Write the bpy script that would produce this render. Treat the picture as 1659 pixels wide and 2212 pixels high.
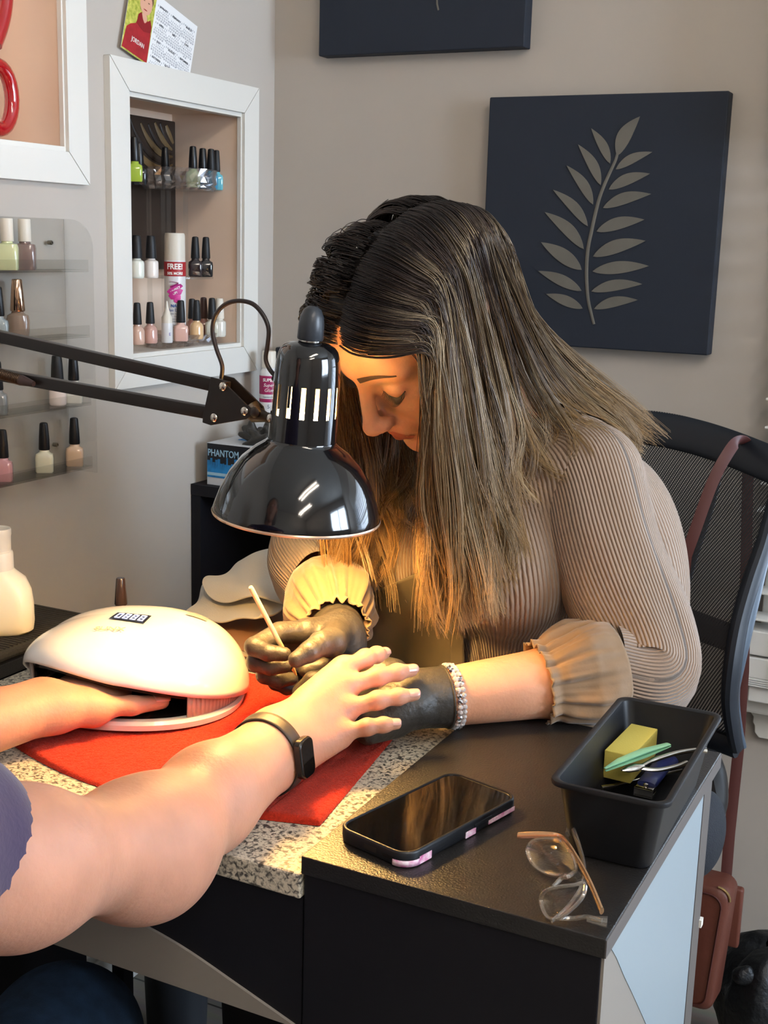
import bpy, bmesh, math, random
import numpy as np
from mathutils import Vector, Matrix
from mathutils.bvhtree import BVHTree
random.seed(7); RNG = np.random.default_rng(7)
for o in list(bpy.data.objects): bpy.data.objects.remove(o, do_unlink=True)
SC = bpy.context.scene; COL = SC.collection
# ------------------------------------------------------------------ camera
F_PX, CX, CY = 2695.3, 829.5, 1106.0
PITCH, ROLL, YAW = math.radians(12.12), math.radians(-1.627), math.radians(26.33)
CAM = np.array([0.0, 0.0, 1.24])
def _cam_rows():
    cp, sp = math.cos(PITCH), math.sin(PITCH)
    fwd = np.array([0, cp, -sp]); right = np.array([1.0, 0, 0]); down = np.cross(fwd, right)
    c, s = math.cos(ROLL), math.sin(ROLL)
    M = np.array([c*right + s*down, -s*right + c*down, fwd])
    s, c = math.sin(YAW), math.cos(YAW)
    Rr = np.array([[c, -s, 0], [s, c, 0], [0, 0, 1.0]])
    return M @ Rr.T
CW = _cam_rows()
def at(px, py, X=None, Y=None, Z=None):
    """the point of the room seen at a pixel, on the plane X=, Y= or Z="""
    d = CW.T @ np.array([(px-CX)/F_PX, (py-CY)/F_PX, 1.0])
    k = X/d[0] if X is not None else (Y/d[1] if Y is not None else (Z-CAM[2])/d[2])
    return CAM + d*k
cam = bpy.data.cameras.new('camera'); cam_o = bpy.data.objects.new('camera', cam); COL.objects.link(cam_o)
cam.sensor_fit = 'VERTICAL'; cam.sensor_height = 36.0; cam.lens = 36.0*F_PX/2212.0
cam.clip_start = 0.02
m = Matrix.Identity(4)
for i in range(3):
    m[i][0] = CW[0][i]; m[i][1] = -CW[1][i]; m[i][2] = -CW[2][i]; m[i][3] = CAM[i]
cam_o.matrix_world = m; SC.camera = cam_o
# ------------------------------------------------------------------ light and exposure
SC.view_settings.view_transform = 'Standard'; SC.view_settings.look = 'None'
SC.view_settings.gamma = 1.0; SC.view_settings.use_curve_mapping = False
SC.view_settings.exposure = 1.0
W = bpy.data.worlds.new('sky'); SC.world = W; W.use_nodes = True
W.node_tree.nodes['Background'].inputs[0].default_value = (0.55, 0.72, 1.0, 1)
W.node_tree.nodes['Background'].inputs[1].default_value = 2.2
def area(name, loc, target, sx, sy, power, color):
    l = bpy.data.lights.new(name, 'AREA'); l.shape = 'RECTANGLE'; l.size = sx; l.size_y = sy; l.energy = power; l.color = color
    o = bpy.data.objects.new(name, l); COL.objects.link(o); o.location = loc
    o.rotation_euler = (Vector(target)-Vector(loc)).to_track_quat('-Z', 'Y').to_euler(); return o
RX0, RX1, RY0, RY1, RZ1 = -1.2307, 2.3, -1.9, 1.9976, 2.45     # the room
area('window_daylight_back', (.36, RY1+.3, 1.2), (.2, 0, 1.0), 1.2, 1.1, 14, (0.74, 0.86, 1.0))
area('window_daylight', (RX1+0.25, 1.2, 1.45), (0, .7, 1.0), 1.4, 1.3, 58, (0.72, 0.85, 1.0))
LAMP_BULB = 155.0       # emission strength of the desk lamp's bulb
TUBE = 20.0            # emission strength of the ceiling tubes
# ------------------------------------------------------------------ materials
def lin(c):
    if isinstance(c, str): c = [int(c[i:i+2], 16)/255 for i in (0, 2, 4)]
    return tuple(((v/12.92) if v <= .04045 else ((v+.055)/1.055)**2.4) for v in c[:3])
def mat(name, col, rough=.5, metal=0, spec=.5, coat=0, trans=0, ior=1.45, sss=0, sssr=(1, .35, .2), bump=None, emit=None, var=None, sheen=0, alpha=1, coatr=.05):
    """bump=(scale, strength[, distance]) noise bump; var=(scale, amount) colour mottling"""
    m = bpy.data.materials.new(name); m.use_nodes = True; nt = m.node_tree; b = nt.nodes['Principled BSDF']
    c = lin(col); b.inputs['Base Color'].default_value = (*c, 1); b.inputs['Roughness'].default_value = rough
    b.inputs['Metallic'].default_value = metal; b.inputs['Specular IOR Level'].default_value = spec
    b.inputs['Coat Weight'].default_value = coat; b.inputs['Coat Roughness'].default_value = coatr
    b.inputs['Transmission Weight'].default_value = trans; b.inputs['IOR'].default_value = ior
    b.inputs['Sheen Weight'].default_value = sheen; b.inputs['Alpha'].default_value = alpha
    if sss:
        b.inputs['Subsurface Weight'].default_value = sss; b.inputs['Subsurface Radius'].default_value = sssr
        b.inputs['Subsurface Scale'].default_value = .006
    if emit: b.inputs['Emission Color'].default_value = (*lin(emit[0]), 1); b.inputs['Emission Strength'].default_value = emit[1]
    if bump or var: tc = nt.nodes.new('ShaderNodeTexCoord')
    if var:
        n = nt.nodes.new('ShaderNodeTexNoise'); n.inputs['Scale'].default_value = var[0]; n.inputs['Detail'].default_value = 5
        nt.links.new(tc.outputs['Object'], n.inputs['Vector'])
        mx = nt.nodes.new('ShaderNodeMix'); mx.data_type = 'RGBA'
        r = nt.nodes.new('ShaderNodeMapRange'); r.inputs[1].default_value = .3; r.inputs[2].default_value = .7
        nt.links.new(n.outputs['Fac'], r.inputs[0]); nt.links.new(r.outputs[0], mx.inputs[0])
        a = var[1]; hi = lin(var[2]) if len(var) > 2 else tuple(min(1, v*(1+a)) for v in c)
        mx.inputs[6].default_value = (*[v*(1-a) for v in c], 1) if len(var) < 3 else (*c, 1); mx.inputs[7].default_value = (*hi, 1)
        nt.links.new(mx.outputs[2], b.inputs['Base Color'])
    if bump:
        n = nt.nodes.new('ShaderNodeTexNoise'); n.inputs['Scale'].default_value = bump[0]; n.inputs['Detail'].default_value = 4
        nt.links.new(tc.outputs['Object'], n.inputs['Vector'])
        bn = nt.nodes.new('ShaderNodeBump'); bn.inputs['Strength'].default_value = bump[1]
        bn.inputs['Distance'].default_value = bump[2] if len(bump) > 2 else .002
        nt.links.new(n.outputs['Fac'], bn.inputs['Height']); nt.links.new(bn.outputs[0], b.inputs['Normal'])
    return m
MT = {}
def M(key, *a, **k):
    if key not in MT: MT[key] = mat(key, *a, **k)
    return MT[key]
# ------------------------------------------------------------------ object helpers
def tag(o, label=None, cat=None, group=None, kind=None):
    for k, v in (('label', label), ('category', cat), ('group', group), ('kind', kind)):
        if v: o[k] = v
    return o
def thing(name, label, cat, loc=(0, 0, 0), rot=None, group=None):
    o = bpy.data.objects.new(name, None); COL.objects.link(o); o.empty_display_size = .02
    mw = Matrix.Translation(Vector(loc))
    if rot is not None: mw = mw @ (rot.to_4x4() if isinstance(rot, Matrix) else Matrix.Rotation(rot, 4, 'Z'))
    o.matrix_world = mw; tag(o, label, cat, group); return o
def mw_of(o):
    m = o.matrix_basis.copy()
    return mw_of(o.parent) @ m if o.parent else m
class MB:
    def __init__(s): s.v = []; s.f = []; s.uv = None
    def add(s, vs, fs):
        n = len(s.v); s.v += [tuple(map(float, v)) for v in vs]; s.f += [tuple(i+n for i in f) for f in fs]; return s
    def box(s, x0, x1, y0, y1, z0, z1, mtx=None, bev=0):
        if bev:
            bm = bmesh.new(); bmesh.ops.create_cube(bm, size=1)
            for v in bm.verts: v.co = Vector(((x0+x1)/2+v.co.x*(x1-x0), (y0+y1)/2+v.co.y*(y1-y0), (z0+z1)/2+v.co.z*(z1-z0)))
            bmesh.ops.bevel(bm, geom=bm.edges[:], offset=bev, segments=3, profile=.5, affect='EDGES')
            vs = [v.co.copy() for v in bm.verts]; fs = [[v.index for v in f.verts] for f in bm.faces]; bm.free()
        else:
            vs = [Vector(p) for p in ((x0,y0,z0),(x1,y0,z0),(x1,y1,z0),(x0,y1,z0),(x0,y0,z1),(x1,y0,z1),(x1,y1,z1),(x0,y1,z1))]
            fs = [(0,3,2,1),(4,5,6,7),(0,1,5,4),(1,2,6,5),(2,3,7,6),(3,0,4,7)]
        if mtx is not None: vs = [mtx @ v for v in vs]
        return s.add(vs, fs)
    def lathe(s, prof, seg=32, mtx=None, sx=1, sy=1, cap=True):
        vs = []; fs = []; n = len(prof)
        for r, z in prof:
            for k in range(seg):
                a = 2*math.pi*k/seg; vs.append(Vector((r*sx*math.cos(a), r*sy*math.sin(a), z)))
        for i in range(n-1):
            for k in range(seg): k2 = (k+1) % seg; fs.append((i*seg+k, i*seg+k2, (i+1)*seg+k2, (i+1)*seg+k))
        if cap:
            if prof[0][0] > 1e-5: fs.append(tuple(range(seg))[::-1])
            if prof[-1][0] > 1e-5: fs.append(tuple(range((n-1)*seg, n*seg)))
        if mtx is not None: vs = [mtx @ v for v in vs]
        return s.add(vs, fs)
    def tube(s, pts, r, seg=8, closed=False, cap=True, flat=None, up=None):
        P = [Vector(p) for p in pts]; n = len(P); R = r if isinstance(r, (list, tuple)) else [r]*n
        T = []
        for i in range(n):
            a = P[(i-1) % n] if (closed or i > 0) else P[i]; b = P[(i+1) % n] if (closed or i < n-1) else P[i]
            T.append((b-a).normalized())
        u = Vector(up) if up is not None else (Vector((0, 0, 1)) if abs(T[0].z) < .9 else Vector((1, 0, 0)))
        vs = []; fs = []
        nrm = (u-T[0]*u.dot(T[0])).normalized()
        for i in range(n):
            if up is not None: nrm = (u-T[i]*u.dot(T[i])).normalized()
            else: nrm = (nrm-T[i]*nrm.dot(T[i])).normalized()
            bi = T[i].cross(nrm); fl = flat or 1
            for k in range(seg):
                a = 2*math.pi*(k+.5)/seg; vs.append(P[i]+(nrm*math.cos(a)*fl+bi*math.sin(a))*R[i])
        for i in range(n if closed else n-1):
            j = (i+1) % n
            for k in range(seg): k2 = (k+1) % seg; fs.append((i*seg+k, i*seg+k2, j*seg+k2, j*seg+k))
        if cap and not closed: fs.append(tuple(range(seg))[::-1]); fs.append(tuple(range((n-1)*seg, n*seg)))
        return s.add(vs, fs)
    def prism(s, poly, d, mtx=None, z0=0):
        """poly in xy, from z0 to z0+d"""
        n = len(poly); vs = [Vector((x, y, z0)) for x, y in poly]+[Vector((x, y, z0+d)) for x, y in poly]
        fs = [tuple(range(n))[::-1], tuple(range(n, 2*n))]+[(i, (i+1) % n, n+(i+1) % n, n+i) for i in range(n)]
        if mtx is not None: vs = [mtx @ v for v in vs]
        return s.add(vs, fs)
    def grid(s, G, closed_u=False, closed_v=False):
        """G[i][j] points"""
        a, b = len(G), len(G[0]); vs = [p for r in G for p in r]; fs = []
        for i in range(a if closed_u else a-1):
            for j in range(b if closed_v else b-1):
                i2, j2 = (i+1) % a, (j+1) % b; fs.append((i*b+j, i*b+j2, i2*b+j2, i2*b+j))
        return s.add(vs, fs)
    def build(s, name, mtl, parent=None, world=False, smooth=True, bevel=0, angle=40, sub=0, solid=0, normals=True):
        me = bpy.data.meshes.new(name); vs = s.v
        if world and parent:
            inv = mw_of(parent).inverted(); vs = [tuple(inv @ Vector(v)) for v in vs]
        me.from_pydata(vs, [], s.f); me.update()
        if normals:
            bm = bmesh.new(); bm.from_mesh(me); bmesh.ops.recalc_face_normals(bm, faces=bm.faces[:]); bm.to_mesh(me); bm.free()
        return link(name, me, mtl, parent, smooth, bevel, angle, sub, solid)
def link(name, me, mtl, parent=None, smooth=True, bevel=0, angle=40, sub=0, solid=0):
    o = bpy.data.objects.new(name, me); COL.objects.link(o)
    if mtl: me.materials.append(mtl)
    if parent: o.parent = parent
    if smooth:
        me.polygons.foreach_set('use_smooth', [True]*len(me.polygons))
        if not sub: me.set_sharp_from_angle(angle=math.radians(angle))
    if solid: q = o.modifiers.new('solid', 'SOLIDIFY'); q.thickness = solid; q.offset = 0
    if bevel:
        q = o.modifiers.new('bevel', 'BEVEL'); q.width = bevel; q.segments = 2; q.limit_method = 'ANGLE'; q.angle_limit = math.radians(40)
    if sub: q = o.modifiers.new('sub', 'SUBSURF'); q.levels = sub; q.render_levels = sub
    return o
def struct(o): o['kind'] = 'structure'; return o
def dup(root, loc=None, mtx=None, label=None):
    r = root.copy(); COL.objects.link(r)
    if mtx is not None: r.matrix_basis = mtx
    elif loc is not None: r.location = loc
    if label: r['label'] = label
    for ch in list(root.children):
        c = ch.copy(); COL.objects.link(c); c.parent = r
        for g in list(ch.children): d = g.copy(); COL.objects.link(d); d.parent = c
    return r
def text(body, size, mtx, mtl, parent, name='lettering', ext=.0002, align='CENTER', sx=1.0, shear=0, bold=0):
    """lettering as a mesh; mtx places its baseline centre (x right, y up, z out) in the parent's space"""
    cu = bpy.data.curves.new('t', 'FONT'); cu.body = body; cu.size = size; cu.align_x = align; cu.extrude = ext; cu.shear = shear; cu.offset = bold; cu.resolution_u = 3
    cu.align_y = 'CENTER'
    o = bpy.data.objects.new('t', cu); COL.objects.link(o); dg = bpy.context.evaluated_depsgraph_get(); dg.update()
    me = bpy.data.meshes.new_from_object(o.evaluated_get(dg)); bpy.data.objects.remove(o)
    me.transform(mtx @ Matrix.Diagonal((sx, 1, 1, 1))); me.name = name
    return link(name, me, mtl, parent, smooth=False)
def frame(o, x, y=None, z=None):
    """4x4 with origin o and the given axes (two given, third by cross product)"""
    if z is None: x = Vector(x).normalized(); y = Vector(y); y = (y-x*y.dot(x)).normalized(); z = x.cross(y)
    elif y is None: z = Vector(z).normalized(); x = Vector(x); x = (x-z*x.dot(z)).normalized(); y = z.cross(x)
    m = Matrix.Identity(4)
    for i in range(3): m[i][0] = x[i]; m[i][1] = y[i]; m[i][2] = z[i]; m[i][3] = o[i]
    return m
def arc(a0, a1, n): return [a0+(a1-a0)*i/(n-1) for i in range(n)]
def rrect(w, h, r, n=5):
    out = []
    for cx, cy, a in ((w/2-r, h/2-r, 0), (-w/2+r, h/2-r, 90), (-w/2+r, -h/2+r, 180), (w/2-r, -h/2+r, 270)):
        for i in range(n+1): t = math.radians(a+90*i/n); out.append((cx+r*math.cos(t), cy+r*math.sin(t)))
    return out
def cat(pts, n=8, closed=False):
    """Catmull-Rom through the points"""
    P = [np.array(p, float) for p in pts]; N = len(P); out = []
    for i in range(N if closed else N-1):
        g = (lambda k: P[k % N]) if closed else (lambda k: P[max(0, min(N-1, k))])
        a, b, c, d = g(i-1), g(i), g(i+1), g(i+2)
        for t in np.linspace(0, 1, n, endpoint=False):
            out.append(.5*((2*b)+(-a+c)*t+(2*a-5*b+4*c-d)*t*t+(-a+3*b-3*c+d)*t**3))
    if not closed: out.append(P[-1])
    return out
# ------------------------------------------------------------------ implicit surfaces for bodies
class SDF:
    def __init__(s, k=.012): s.p = []; s.k = k
    def cone(s, a, b, ra, rb, k=None, sub=False): s.p.append(('c', np.array(a, float), np.array(b, float), ra, rb, k, sub)); return s
    def ell(s, c, r, R=None, k=None, sub=False): s.p.append(('e', np.array(c, float), np.array(r, float), np.eye(3) if R is None else np.array(R, float), 0, k, sub)); return s
    def chain(s, pts, rs, k=None):
        for i in range(len(pts)-1): s.cone(pts[i], pts[i+1], rs[i], rs[i+1], k)
        return s
    def bounds(s, p):
        if p[0] == 'c':
            r = max(p[3], p[4]); return np.minimum(p[1], p[2])-r, np.maximum(p[1], p[2])+r
        R = p[3]; e = np.sqrt(((R*p[2][None, :])**2).sum(1)); return p[1]-e, p[1]+e
    def evalp(s, p, X):
        if p[0] == 'c':
            a, b, ra, rb = p[1:5]; ab = b-a; L2 = float(ab@ab)+1e-12
            t = np.clip(((X-a)@ab)/L2, 0, 1)
            return np.linalg.norm(X-a-t[..., None]*ab, axis=-1)-(ra+(rb-ra)*t)
        c, r, R = p[1:4]; q = (X-c)@R; k0 = np.linalg.norm(q/r, axis=-1); k1 = np.linalg.norm(q/(r*r), axis=-1)+1e-9
        return k0*(k0-1)/k1
    def mesh(s, h, grow=0.0):
        lo = np.min([s.bounds(p)[0] for p in s.p if not p[6]], 0)-3*h-abs(grow); hi = np.max([s.bounds(p)[1] for p in s.p if not p[6]], 0)+3*h+abs(grow)
        N = np.ceil((hi-lo)/h).astype(int)+1; Fd = np.full(N, .05, np.float32)
        for p in s.p:
            k = p[5] or s.k; b0, b1 = s.bounds(p); pad = k+3*h+abs(grow)
            i0 = np.maximum(((b0-pad-lo)/h).astype(int), 0); i1 = np.minimum(((b1+pad-lo)/h).astype(int)+2, N)
            if (i1 <= i0).any(): continue
            ax = [lo[i]+h*np.arange(i0[i], i1[i]) for i in range(3)]
            X = np.stack(np.meshgrid(*ax, indexing='ij'), -1); d = s.evalp(p, X)
            sl = tuple(slice(i0[i], i1[i]) for i in range(3)); f = Fd[sl]
            if p[6]:
                hh = np.clip(.5-.5*(f+d)/k, 0, 1); Fd[sl] = f*(1-hh)+(-d)*hh+k*hh*(1-hh)
            else:
                hh = np.clip(.5+.5*(f-d)/k, 0, 1); Fd[sl] = f*(1-hh)+d*hh-k*hh*(1-hh)
        return nets(Fd-grow, lo, h)
def nets(Fd, lo, h):
    ins = Fd < 0; nx, ny, nz = Fd.shape
    c = np.zeros((nx-1, ny-1, nz-1), np.int8)
    for dx in (0, 1):
        for dy in (0, 1):
            for dz in (0, 1): c += ins[dx:nx-1+dx, dy:ny-1+dy, dz:nz-1+dz]
    act = (c > 0) & (c < 8); idx = np.argwhere(act); ids = np.full(act.shape, -1, np.int64); ids[act] = np.arange(len(idx))
    acc = np.zeros((len(idx), 3)); cnt = np.zeros(len(idx))
    cor = [(a, b, d) for a in (0, 1) for b in (0, 1) for d in (0, 1)]
    for p in cor:
        for ax in range(3):
            if p[ax]: continue
            q = list(p); q[ax] = 1
            fa = Fd[tuple((idx+np.array(p)).T)]; fb = Fd[tuple((idx+np.array(q)).T)]
            m = (fa < 0) != (fb < 0); t = np.where(m, fa/(fa-fb+1e-20), 0)
            pt = np.tile(np.array(p, float), (len(idx), 1)); pt[:, ax] += t
            acc[m] += pt[m]; cnt[m] += 1
    V = lo+h*(idx+acc/np.maximum(cnt, 1)[:, None]); Fs = []
    for ax in range(3):
        u, v = (ax+1) % 3, (ax+2) % 3
        sl0 = [slice(None)]*3; sl1 = [slice(None)]*3; sl0[ax] = slice(0, -1); sl1[ax] = slice(1, None)
        A = ins[tuple(sl0)]; B = ins[tuple(sl1)]; e = np.argwhere(A != B)
        e = e[(e[:, u] > 0) & (e[:, v] > 0) & (e[:, u] < Fd.shape[u]-1) & (e[:, v] < Fd.shape[v]-1)]
        q = []
        for du, dv in ((-1, -1), (0, -1), (0, 0), (-1, 0)):
            w = e.copy(); w[:, u] += du; w[:, v] += dv; q.append(ids[tuple(w.T)])
        q = np.stack(q, 1); flip = ~A[tuple(e.T)]; q[flip] = q[flip][:, ::-1]; Fs.append(q)
    Fq = np.concatenate(Fs); return V, Fq[(Fq >= 0).all(1)]
def npmesh(name, V, Fq, mtl, parent=None, world=True, smooth_it=0, attrs=None, smooth=True):
    me = bpy.data.meshes.new(name); V = np.asarray(V, float)
    if smooth_it:
        for _ in range(smooth_it):
            S = np.zeros_like(V); C = np.zeros(len(V))
            for i in range(4):
                j = (i+1) % 4; np.add.at(S, Fq[:, i], V[Fq[:, j]]); np.add.at(C, Fq[:, i], 1); np.add.at(S, Fq[:, j], V[Fq[:, i]]); np.add.at(C, Fq[:, j], 1)
            V = V*.4+.6*S/np.maximum(C, 1)[:, None]
    Vl = V
    if world and parent:
        inv = np.array(mw_of(parent).inverted()); Vl = V@inv[:3, :3].T+inv[:3, 3]
    k = Fq.shape[1]
    me.vertices.add(len(Vl)); me.vertices.foreach_set('co', Vl.ravel()); me.loops.add(Fq.size); me.loops.foreach_set('vertex_index', Fq.ravel().astype(np.int32))
    me.polygons.add(len(Fq)); me.polygons.foreach_set('loop_start', np.arange(0, Fq.size, k, dtype=np.int32)); me.polygons.foreach_set('loop_total', np.full(len(Fq), k, np.int32))
    me.update(); me.validate()
    for n, a in (attrs or {}).items():
        A = me.attributes.new(n, 'FLOAT', 'POINT'); A.data.foreach_set('value', np.asarray(a, np.float32))
    o = bpy.data.objects.new(name, me); COL.objects.link(o); me.materials.append(mtl)
    if parent: o.parent = parent
    if smooth: me.polygons.foreach_set('use_smooth', np.ones(len(me.polygons), bool))
    o['_n'] = 0; del o['_n']
    return o, V
# ================================================================== the room
m_wall = mat('wall_paint', 'B6AFA6', .75, spec=.25, bump=(220, .12, .0006), var=(1.2, .03))
m_niche = mat('lightened_niche_paint', 'EBD3BE', .7, spec=.25, bump=(200, .1, .0006))  # beige paint, its colour lightened in place of light inside the niches
m_white = mat('white_trim_paint', 'DCDAD3', .42, spec=.4, bump=(90, .05, .0006))
m_ceil = mat('ceiling_paint', 'E4E2DC', .9)
def floor_mat():
    m = mat('floor_planks', '8E8577', .45); nt = m.node_tree; b = nt.nodes['Principled BSDF']
    tc = nt.nodes.new('ShaderNodeTexCoord'); br = nt.nodes.new('ShaderNodeTexBrick')
    br.inputs['Color1'].default_value = (*lin('8C8274'), 1); br.inputs['Color2'].default_value = (*lin('A0978A'), 1); br.inputs['Mortar'].default_value = (*lin('4A443C'), 1)
    br.inputs['Scale'].default_value = 1; br.inputs['Brick Width'].default_value = .9; br.inputs['Row Height'].default_value = .14; br.inputs['Mortar Size'].default_value = .002
    n = nt.nodes.new('ShaderNodeTexNoise'); n.inputs['Scale'].default_value = 3; n.inputs['Detail'].default_value = 8
    mp = nt.nodes.new('ShaderNodeMapping'); mp.inputs['Scale'].default_value = (1.5, 14, 1)
    nt.links.new(tc.outputs['Object'], mp.inputs[0]); nt.links.new(mp.outputs[0], n.inputs['Vector']); nt.links.new(tc.outputs['Object'], br.inputs['Vector'])
    mx = nt.nodes.new('ShaderNodeMix'); mx.data_type = 'RGBA'; mx.blend_type = 'MULTIPLY'; mx.inputs[0].default_value = .55
    nt.links.new(br.outputs[0], mx.inputs[6]); nt.links.new(n.outputs['Color'], mx.inputs[7]); nt.links.new(mx.outputs[2], b.inputs['Base Color']); return m
def holed(mk, u0, u1, v0, v1, holes):
    """rectangles covering u0..u1 x v0..v1 except the holes; mk(u,v)->point"""
    us = sorted({u0, u1, *[h[0] for h in holes], *[h[1] for h in holes]}); vs = sorted({v0, v1, *[h[2] for h in holes], *[h[3] for h in holes]})
    b = MB()
    for i in range(len(us)-1):
        for j in range(len(vs)-1):
            uc, vc = (us[i]+us[i+1])/2, (vs[j]+vs[j+1])/2
            if any(h[0] < uc < h[1] and h[2] < vc < h[3] for h in holes): continue
            b.add([mk(us[i], vs[j]), mk(us[i+1], vs[j]), mk(us[i+1], vs[j+1]), mk(us[i], vs[j+1])], [(0, 1, 2, 3)])
    return b
ND = .14
N1 = (1.569, 1.883, 1.0545, 1.4525); N2 = (.86, 1.431, 1.3545, 1.86)
struct(holed(lambda u, v: (RX0, u, v), RY0, RY1, 0, RZ1, [N1, N2]).build('wall_left', m_wall, smooth=False, normals=False))
WB = (-.235, .95, .56, 1.62); WR = (.5, 1.85, .85, 2.05)
struct(holed(lambda u, v: (u, RY1, v), RX0, RX1, 0, RZ1, [WB]).build('wall_back', m_wall, smooth=False, normals=False))
struct(holed(lambda u, v: (RX1, u, v), RY0, RY1, 0, RZ1, [WR]).build('wall_right', m_wall, smooth=False, normals=False))
struct(holed(lambda u, v: (u, RY0, v), RX0, RX1, 0, RZ1, []).build('wall_front', m_wall, smooth=False, normals=False))
struct(MB().box(RX0-.3, RX1+.2, RY0-.2, RY1+.2, -.05, 0).build('floor', floor_mat(), smooth=False))
struct(MB().box(RX0-.3, RX1+.2, RY0-.2, RY1+.2, RZ1, RZ1+.05).build('ceiling', m_ceil, smooth=False))
for (y0, y1, z0, z1) in (N1, N2):
    b = MB(); X1, X0 = RX0, RX0-ND
    b.add([(X0, y0, z0), (X0, y1, z0), (X0, y1, z1), (X0, y0, z1)], [(0, 1, 2, 3)])
    for q in ([(X0, y1, z0), (X1, y1, z0), (X1, y1, z1), (X0, y1, z1)], [(X0, y0, z0), (X1, y0, z0), (X1, y0, z1), (X0, y0, z1)],
              [(X0, y0, z1), (X0, y1, z1), (X1, y1, z1), (X1, y0, z1)], [(X0, y0, z0), (X0, y1, z0), (X1, y1, z0), (X1, y0, z0)]): b.add(q, [(0, 1, 2, 3)])
    struct(b.build('wall_niche', m_niche, smooth=False, normals=False))
def casing(name, y0, y1, z0, z1, w, t=.012):
    """mitred white frame on the left wall around an opening y0..y1, z0..z1"""
    b = MB(); g = .0007; X = RX0
    O = [(y0-w, z0-w), (y1+w, z0-w), (y1+w, z1+w), (y0-w, z1+w)]; I = [(y0, z0), (y1, z0), (y1, z1), (y0, z1)]
    for k in range(4):
        j = (k+1) % 4; d = [(1, 0), (0, 1), (-1, 0), (0, -1)][k]
        q = [(O[k][0]+d[0]*g, O[k][1]+d[1]*g), (O[j][0]-d[0]*g, O[j][1]-d[1]*g), (I[j][0]-d[0]*g, I[j][1]-d[1]*g), (I[k][0]+d[0]*g, I[k][1]+d[1]*g)]
        b.add([(X, *p) for p in q]+[(X+t, *p) for p in q], [(0, 1, 2, 3), (7, 6, 5, 4)]+[(i, 4+i, 4+(i+1) % 4, (i+1) % 4) for i in range(4)])
    # inner lip
    s = .007
    for (a0, a1, c0, c1) in ((y0, y1, z0, z0+s), (y0, y1, z1-s, z1), (y0-.0005, y0+.0005, z0+s, z1-s), (y1-.003, y1, z0+s, z1-s)): b.box(X-(.012 if c1-c0 < .01 else .002), X+.006, a0, a1, c0, c1)
    o = b.build(name, m_white, smooth=False, bevel=.0012); return struct(o)
casing('trim_1', *N1, .0455); casing('trim_2', *N2, .0435)
b = MB().box(RX0-ND+.002, RX0, N1[0], N1[1], N1[2]-.0005, N1[2]+.0015); struct(b.build('trim_3', m_white, smooth=False))
# baseboards
def baseboard(name, x0, x1, y0, y1):
    b = MB(); b.box(x0, x1, y0, y1, 0, .078); 
    dx, dy = (0, .005) if (x1-x0) > (y1-y0) else (.005, 0)
    b.box(x0, x1-dx if dx else x1, y0+dy, y1, .078, .096); struct(b.build(name, m_white, smooth=False, bevel=.002))
baseboard('baseboard_back', RX0, RX1, RY1-.016, RY1); baseboard('baseboard_left', RX0, RX0+.016, RY0, RY1-.016)
# ------------------------------------------------------------------ the back wall's window: frame, panes, sill, apron, blind
m_glass = mat('window_glass', 'FFFFFF', .02, alpha=.08, spec=.3)
w1 = MB(); x0, x1, z0, z1 = WB
for a in ((x0, x0+.04, z0, z1), (x1-.04, x1, z0, z1), (x0+.04, x1-.04, z0, z0+.04), (x0+.04, x1-.04, z1-.04, z1), (x0+.04, x1-.04, 1.07, 1.10)): w1.box(a[0], a[1], RY1+.02, RY1+.06, a[2], a[3])
w1o = struct(w1.build('window_1', m_white, smooth=False, bevel=.002))
MB().box(x0+.04, x1-.04, RY1+.038, RY1+.042, z0+.04, z1-.04).build('pane', m_glass, w1o, smooth=False)
b = MB(); cw = .07
for a in ((x0-cw, x0, z0-.0, z1+cw), (x1, x1+cw, z0, z1+cw), (x0, x1, z1, z1+cw)): b.box(a[0], a[1], RY1-.018, RY1, a[2], a[3])
b.box(x0, x0+.01, RY1, RY1+.02, z0, z1); struct(b.build('trim_4', m_white, smooth=False, bevel=.002))
b = MB(); b.box(-.3275, x1+.1, RY1-.055, RY1+.02, .527, .5525); struct(b.build('trim_5', m_white, smooth=False, bevel=.005))
b = MB(); 
b.prism([(-.309, .527), (-.3085, .515), (-.303, .508), (-.303, .498), (-.300, .494), (-.299, .482), (-.292, .474), (x1+.08, .474), (x1+.08, .527)], .016, Matrix(((1, 0, 0, 0), (0, 0, -1, RY1), (0, 1, 0, 0), (0, 0, 0, 1))))
struct(b.build('trim_6', m_white, smooth=False, bevel=.0015))
m_slat = mat('blind_slats', 'DAD8D2', .45)
bl = thing('window_blind', 'white wide-slat window blind with bunched bottom slats at the right edge behind the chair', 'window blind', (.3, RY1-.05, .56))
yb = RY1-.055
for k in range(17):
    z = .688+.0425*k; mt = Matrix.Translation((0, yb, z)) @ Matrix.Rotation(math.radians(-4), 4, 'X')
    sl = MB().box(-.318+.002*(k % 2), x1+.07, -.03, .03, -.0018, .0018, mt).build('slat', m_slat, bl, world=True, smooth=False, bevel=.001)
for (a, c, dx) in ((.633, .672, 0), (.596, .629, -.004)):
    MB().box(-.313+dx, x1+.07, yb-.03, yb+.02, a, c).build('slat_stack', m_slat, bl, world=True, smooth=False, bevel=.002)
b = MB()
for k in range(4): b.box(-.318, x1+.07, yb-.032, yb+.024, .5835+k*.0033, .5858+k*.0033)
b.build('bunched_slats', m_slat, bl, world=True, smooth=False)
MB().box(-.305, x1+.06, yb-.025, yb+.02, .556, .5825).build('bottom_rail', m_slat, bl, world=True, smooth=False, bevel=.002)
b = MB()
for x in (-.27, .35, .9): b.box(x, x+.004, yb-.034, yb-.033, .58, 1.40)
b.build('ladder_tape', m_slat, bl, world=True, smooth=False)
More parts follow.
